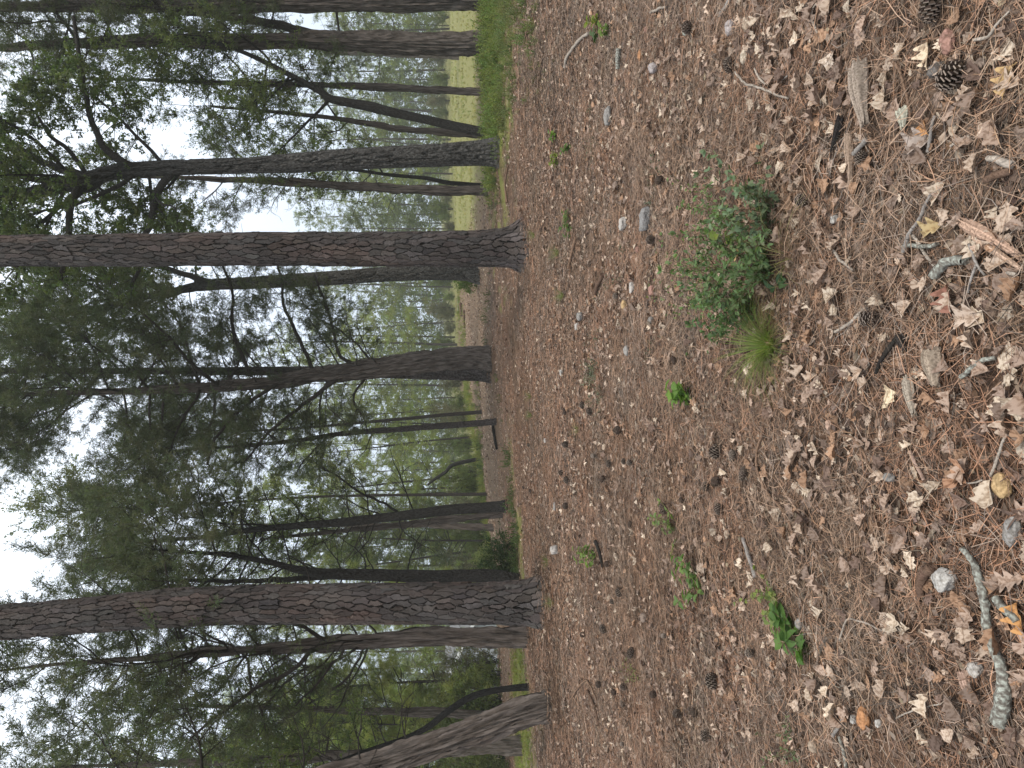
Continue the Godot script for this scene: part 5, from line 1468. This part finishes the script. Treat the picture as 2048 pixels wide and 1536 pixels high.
func build_wood() -> void:
	rng.seed = 401
	var kinds := [
		["background_pine", "slender bright green pine in the wood", "pine", Color(0.24, 0.285, 0.085)],
		["background_oak", "leafy green tree in the wood", "small", Color(0.215, 0.245, 0.08)],
		["background_cedar", "dark green cedar in the wood", "cedar", Color(0.125, 0.155, 0.07)]]
	for k in 104:
		var az := -33.0 + 66.0 * (k + rf(0, 1)) / 104.0
		var d0 := line_at(az)
		var dd := d0 * (1.0 + 0.75 * pow(rng.randf(), 1.4)) + 1.0
		var x := sin(deg_to_rad(az)) * dd
		var z := -cos(deg_to_rad(az)) * dd
		if az < -17.0 and az > -22.5 and dd < 70.0: dd = rf(74.0, 84.0); x = sin(deg_to_rad(az)) * dd; z = -cos(deg_to_rad(az)) * dd
		var v := 0 if rng.randf() < 0.5 else (1 if rng.randf() < 0.62 else 2)
		var q: Array = kinds[v]
		var ht := (4.5 + 0.205 * dd) * rf(0.7, 1.2)
		if az > 4.0: ht *= 0.85
		var tint: Color = q[3]
		far_tree(q[0], q[1] + ", " + beyond(az), "trees of the wood behind", Vector3(x, gh(x, z), z), ht, q[2], tint * rf(0.75, 1.3), (1.9 if v == 0 else 2.6) * ht / 11.0, rf(0.06, 0.2), 38)
	# taller trees nearer by, bare below, whose crowns close the view above
	for k in 21:
		var az := -31.0 + 62.0 * (k + rf(0, 1)) / 21.0
		var dd := minf(rf(30, 48), line_at(az) + 12.0)
		if az < -16.5 and az > -22.5 or az > 6.0 or k % 2 == 0: continue
		if az > 8.0: dd = rf(40, 60)
		var x := sin(deg_to_rad(az)) * dd
		var z := -cos(deg_to_rad(az)) * dd
		var v := k % 3
		var q: Array = kinds[v]
		var tint: Color = q[3]
		far_tree("tall_" + q[0], "tall " + ["pine", "oak", "cedar"][v] + " with a high crown before the wood, " + beyond(az), "tall trees in front of the wood", Vector3(x, gh(x, z), z), rf(0.40, 0.62) * dd + 2.0, q[2], tint * rf(0.5, 0.75), rf(2.6, 4.0), rf(0.4, 0.55), 56)
	# understorey
	for k in 75:
		var az := -33.0 + 66.0 * (k + rf(0, 1)) / 75.0
		var dd := line_at(az) * rf(0.95, 1.25)
		if az < -17.2 and az > -20.8: continue
		var x := sin(deg_to_rad(az)) * dd
		var z := -cos(deg_to_rad(az)) * dd
		var g := rng.randf() < 0.35
		bush(["low", "waist-high", "tall"][k % 3] + " bushy shrub at the wood edge, " + beyond(az), Vector3(x, gh(x, z), z), [1.3, 2.0, 3.0][k % 3] * rf(0.9, 1.1), rf(0.7, 1.2), (Color(0.17, 0.21, 0.068) if not g else Color(0.19, 0.185, 0.12)) * rf(0.8, 1.25), "small", "shrubs at the edge of the wood", "wood_edge_shrub")
	# far off, one mass
	var where := []
	var cols := []
	for k in 5200:
		var az := deg_to_rad(rf(-38, 38))
		var dd := rf(100, 150)
		var lump := 0.5 + 0.5 * nz.get_noise_1d(rad_to_deg(az) * 22.0 + dd * 0.7)
		var y := rf(0.0, 1.0) * lerpf(6.0, 17.0, lump)
		var p := Vector3(sin(az) * dd, 0, -cos(az) * dd)
		where.append(aim(p + Vector3(0, gh(p.x, p.z) + y, 0), rv() + Vector3(0, 0.6, 0), rf(4.5, 7.5)))
		cols.append(Color(0.12, 0.155, 0.06) * rf(0.6, 1.3))
	var o := swarm("far_wood", SPRAY["small"][0], where, cols, self)
	tag(o, "far green wood that closes the view behind the trees", "wood", "", "stuff")

func build_house() -> void:
	var x0 := -29.0
	var x1 := -18.3
	var zf := -58.0
	var y0 := -3.05
	var eave := -0.95
	var xm := (x0 + x1) * 0.5
	var peak := eave + (xm - x0) * 0.5
	var root := base("house", Vector3(xm, y0, zf), "grey house with white gable trim glimpsed between the trunks on the left", "house")
	var org := root.position
	var wall := Shape.new()
	var c := Color(0.30, 0.32, 0.34)
	# gable end in lapped boards
	var bh := 0.2
	var y := y0 - 0.3
	while y < peak - 0.1:
		var top := minf(y + bh, peak)
		var inset := 0.0 if top < eave else (top - eave) / 0.5
		var a := Vector3(x0 + inset, y, zf + 0.03)
		var b := Vector3(x1 - inset, y, zf + 0.03)
		var d := Vector3(x1 - inset, top, zf)
		var e := Vector3(x0 + inset, top, zf)
		wall.quad(a - org, b - org, d - org, e - org, c)
		wall.quad(a - org + Vector3(0, 0, -0.03), b - org + Vector3(0, 0, -0.03), b - org, a - org, c)
		y += bh
	wall.box(Vector3(x0, y0 - 0.3, zf - 9.0) - org, Vector3(x1, eave, zf - 0.05) - org, c)
	part("wall", wall.mesh(M.plain), root)
	for side in 2:
		var roof := Shape.new()
		var xe := x0 - 0.45 if side == 0 else x1 + 0.45
		var ye := eave - 0.22
		var n := Vector3(0, 0.09, 0)
		var a := Vector3(xe, ye, zf + 0.4) - org
		var b := Vector3(xm, peak + 0.05, zf + 0.4) - org
		var d := Vector3(xm, peak + 0.05, zf - 9.4) - org
		var e := Vector3(xe, ye, zf - 9.4) - org
		var rc := Color(0.14, 0.14, 0.145)
		if side == 0: roof.quad(a + n, b + n, d + n, e + n, rc)
		else: roof.quad(b + n, a + n, e + n, d + n, rc)
		roof.quad(a, e, d, b, rc)
		part("roof", roof.mesh(M.plain), root)
		var f := Shape.new()
		var dz := Vector3(0, 0, 0.03)
		var dn := Vector3(0, -0.22, 0)
		if side == 0: f.quad(a + dn + dz, b + dn + dz, b + n + dz, a + n + dz, Color(0.72, 0.73, 0.74))
		else: f.quad(b + dn + dz, a + dn + dz, a + n + dz, b + n + dz, Color(0.72, 0.73, 0.74))
		part("gable_trim", f.mesh(M.plain), root)
	for wx in [-20.6, -23.2, -26.4]:
		var wn := Node3D.new()
		wn.name = "window"
		root.add_child(wn, true)
		var fr := Shape.new()
		var wh := Vector3(wx, y0 + 0.9, zf + 0.05) - org
		for bar in [[-0.55, 0.0, -0.45, 1.3], [0.45, 0.0, 0.55, 1.3], [-0.55, -0.1, 0.55, 0.0], [-0.55, 1.3, 0.55, 1.4], [-0.45, 0.62, 0.45, 0.68]]:
			fr.box(wh + Vector3(bar[0], bar[1], 0), wh + Vector3(bar[2], bar[3], 0.06), Color(0.75, 0.75, 0.75))
		part("frame", fr.mesh(M.plain), wn)
		var pn := Shape.new()
		pn.quad(wh + Vector3(-0.45, 0, 0.015), wh + Vector3(0.45, 0, 0.015), wh + Vector3(0.45, 1.3, 0.015), wh + Vector3(-0.45, 1.3, 0.015), Color(0.05, 0.06, 0.06))
		part("pane", pn.mesh(M.pane), wn)

# ---------------------------------------------------------------- all together
func _ready() -> void:
	nz.seed = 7
	nz.frequency = 0.01
	nz.fractal_octaves = 2
	# camera: 24 mm phone lens, turned on its side
	var cam := Camera3D.new()
	cam.name = "camera"
	var p := deg_to_rad(5.6)
	var r := deg_to_rad(1.4)
	var fwd := Vector3(0, -sin(p), -cos(p))
	var up0 := Vector3(0, cos(p), -sin(p))
	var rt := Vector3.RIGHT * cos(r) - up0 * sin(r)
	var up := Vector3.RIGHT * sin(r) + up0 * cos(r)
	cam.transform = Transform3D(Basis(-up, rt, -fwd), Vector3(0, 1.55, 0))
	cam.fov = 56.82
	cam.near = 0.05
	cam.far = 1200.0
	add_child(cam)
	cam.current = true
	# bright overcast sky
	var sky := ProceduralSkyMaterial.new()
	sky.sky_top_color = Color(0.97, 0.985, 1.0)
	sky.sky_horizon_color = Color(0.635, 0.68, 0.745)
	sky.sky_curve = 0.8
	sky.sky_energy_multiplier = 1.15
	sky.ground_bottom_color = Color(0.30, 0.27, 0.22)
	sky.ground_horizon_color = Color(0.5, 0.5, 0.45)
	sky.sun_angle_max = 1.0
	var env := Environment.new()
	env.background_mode = Environment.BG_SKY
	env.sky = Sky.new()
	env.sky.sky_material = sky
	env.tonemap_mode = Environment.TONE_MAPPER_LINEAR
	env.tonemap_exposure = 1.64
	env.fog_enabled = true
	env.fog_density = 0.0011
	env.fog_light_color = Color(0.92, 0.94, 0.90)
	env.sdfgi_enabled = true
	env.ssao_enabled = true
	env.ssil_enabled = true
	var we := WorldEnvironment.new()
	we.name = "air"
	we.environment = env
	add_child(we)
	var sun := DirectionalLight3D.new()
	sun.name = "sun"
	sun.light_energy = 0.5
	sun.light_color = Color(1.0, 0.97, 0.92)
	sun.light_angular_distance = 10.0
	sun.shadow_enabled = true
	sun.rotation = Vector3(deg_to_rad(-62), deg_to_rad(25), 0)
	add_child(sun)

	materials()
	rng.seed = 5
	for k in ["oak", "small", "cedar", "pine"]:
		SPRAY[k] = [make_spray(k), make_spray(k)]
	print("ground"); build_ground()
	print("wood"); build_wood()
	build_house()
	print("trees")
	for k in TREES.size(): hero_tree(TREES[k], k)
	print("litter"); build_litter()
	print("small"); build_cones()
	build_stones()
	build_sticks()
	build_plants()
	print("done")

func materials() -> void:
	M.leaf = mat(0.55, 0.4)
	M.leaf.backlight_enabled = true
	M.leaf.backlight = Color(0.95, 1.0, 0.72)
	M.leaf_pine = mat(0.55, 0.35)
	M.leaf_pine.backlight_enabled = true
	M.leaf_pine.backlight = Color(0.9, 0.95, 0.7)
	M.dead_leaf = mat(0.75, 0.35)
	M.dead_leaf.backlight_enabled = true
	M.dead_leaf.backlight = Color(0.4, 0.36, 0.3)
	M.dead_leaf.albedo_texture = noise_tex(0.02, 12, [[0.0, 0.42, 0.37, 0.33], [0.38, 0.7, 0.66, 0.62], [0.55, 0.95, 0.95, 0.94], [1.0, 1.0, 1.0, 1.0]], 0, 256, 5)
	M.needle = mat(0.65, 0.35)
	M.plain = mat(0.85, 0.3)
	M.stone = mat(0.8, 0.35)
	M.stone.albedo_texture = noise_tex(0.03, 14, [[0.0, 0.42, 0.39, 0.36], [0.4, 0.75, 0.73, 0.7], [0.6, 1.0, 1.0, 1.0], [1.0, 1.0, 1.0, 1.0]], 0, 256)
	M.stone.uv1_triplanar = true
	M.stone.uv1_scale = Vector3.ONE * 9.0
	M.stone.heightmap_enabled = true
	M.stone.heightmap_texture = noise_tex(0.025, 87, [], 0, 256, 5)
	M.stone.heightmap_scale = 0.6
	M.wood = mat(0.95, 0.12)
	M.wood.albedo_texture = noise_tex(0.012, 81, [[0.0, 0.35, 0.33, 0.31], [0.45, 0.8, 0.79, 0.78], [0.7, 1.0, 1.0, 1.0], [1.0, 1.0, 1.0, 1.0]], 2, 512)
	M.wood.uv1_triplanar = true
	M.wood.uv1_scale = Vector3.ONE * 9.0
	M.wood.heightmap_enabled = true
	M.wood.heightmap_texture = noise_tex(0.02, 82, [], 0, 256)
	M.wood.heightmap_scale = 0.5
	M.lichen = mat(0.95, 0.2)
	M.lichen.albedo_texture = noise_tex(0.011, 83, [[0.0, 0.05, 0.045, 0.038], [0.36, 0.12, 0.105, 0.088], [0.48, 0.17, 0.158, 0.135], [0.6, 0.24, 0.243, 0.21], [0.74, 0.33, 0.345, 0.30], [1.0, 0.40, 0.415, 0.36]], 0, 512, 5)
	M.lichen.uv1_triplanar = true
	M.lichen.uv1_scale = Vector3.ONE * 11.0
	M.lichen.heightmap_enabled = true
	M.lichen.heightmap_texture = M.lichen.albedo_texture
	M.lichen.heightmap_scale = 0.6
	M.soil = mat(1.0, 0.2)
	M.soil.albedo_texture = noise_tex(0.035, 15, [[0.0, 0.45, 0.42, 0.40], [0.5, 0.9, 0.88, 0.85], [1.0, 1.0, 1.0, 1.0]], 0, 1024, 5)
	M.soil.uv1_scale = Vector3(0.8, 0.8, 1)
	M.plate = mat(0.92, 0.25)
	M.plate.albedo_texture = noise_tex(0.05, 16, [[0.0, 0.6, 0.57, 0.55], [0.6, 1.0, 1.0, 1.0], [1.0, 1.0, 1.0, 1.0]], 0, 512)
	M.plate.uv1_triplanar = true
	M.plate.uv1_scale = Vector3(5, 2, 5)
	M.plate.heightmap_enabled = true
	M.plate.heightmap_texture = noise_tex(0.06, 66, [], 0, 512)
	M.plate.heightmap_scale = 1.5
	M.furrow = bark_mat(Color(0.082, 0.066, 0.058), Vector3(8, 3, 1), 17)
	M.oak = bark_mat(Color(0.095, 0.09, 0.084), Vector3(3, 0.8, 1), 18)
	M.plate_far = bark_mat(Color(0.115, 0.098, 0.092), Vector3(2, 0.9, 1), 19)
	M.cedar = bark_mat(Color(0.135, 0.112, 0.097), Vector3(2, 0.2, 1), 20)
	M.dark = bark_mat(Color(0.042, 0.038, 0.035), Vector3(2, 0.8, 1), 21)
	M.limb = bark_mat(Color(0.085, 0.072, 0.064), Vector3(2, 2, 1), 22)
	M.oak_limb = bark_mat(Color(0.085, 0.078, 0.071), Vector3(3, 2, 1), 23)
	M.cedar_limb = bark_mat(Color(0.095, 0.08, 0.07), Vector3(3, 0.8, 1), 24)
	M.dark_limb = bark_mat(Color(0.05, 0.044, 0.04), Vector3(3, 2, 1), 25)
	M.pane = mat(0.08, 0.5)

func bark_mat(c: Color, scl: Vector3, sd: int) -> StandardMaterial3D:
	var m := mat(0.92, 0.25)
	m.albedo_color = (c * 1.1).linear_to_srgb()
	m.albedo_texture = noise_tex(0.02, sd, [[0.0, 0.55, 0.53, 0.51], [0.38, 0.66, 0.64, 0.62], [0.62, 1.0, 1.0, 1.0], [1.0, 1.0, 1.0, 1.0]], 0, 512)
	m.uv1_scale = scl
	m.heightmap_enabled = true
	m.heightmap_texture = noise_tex(0.022, sd + 40, [], 0, 512)
	m.heightmap_scale = 4.0
	return m
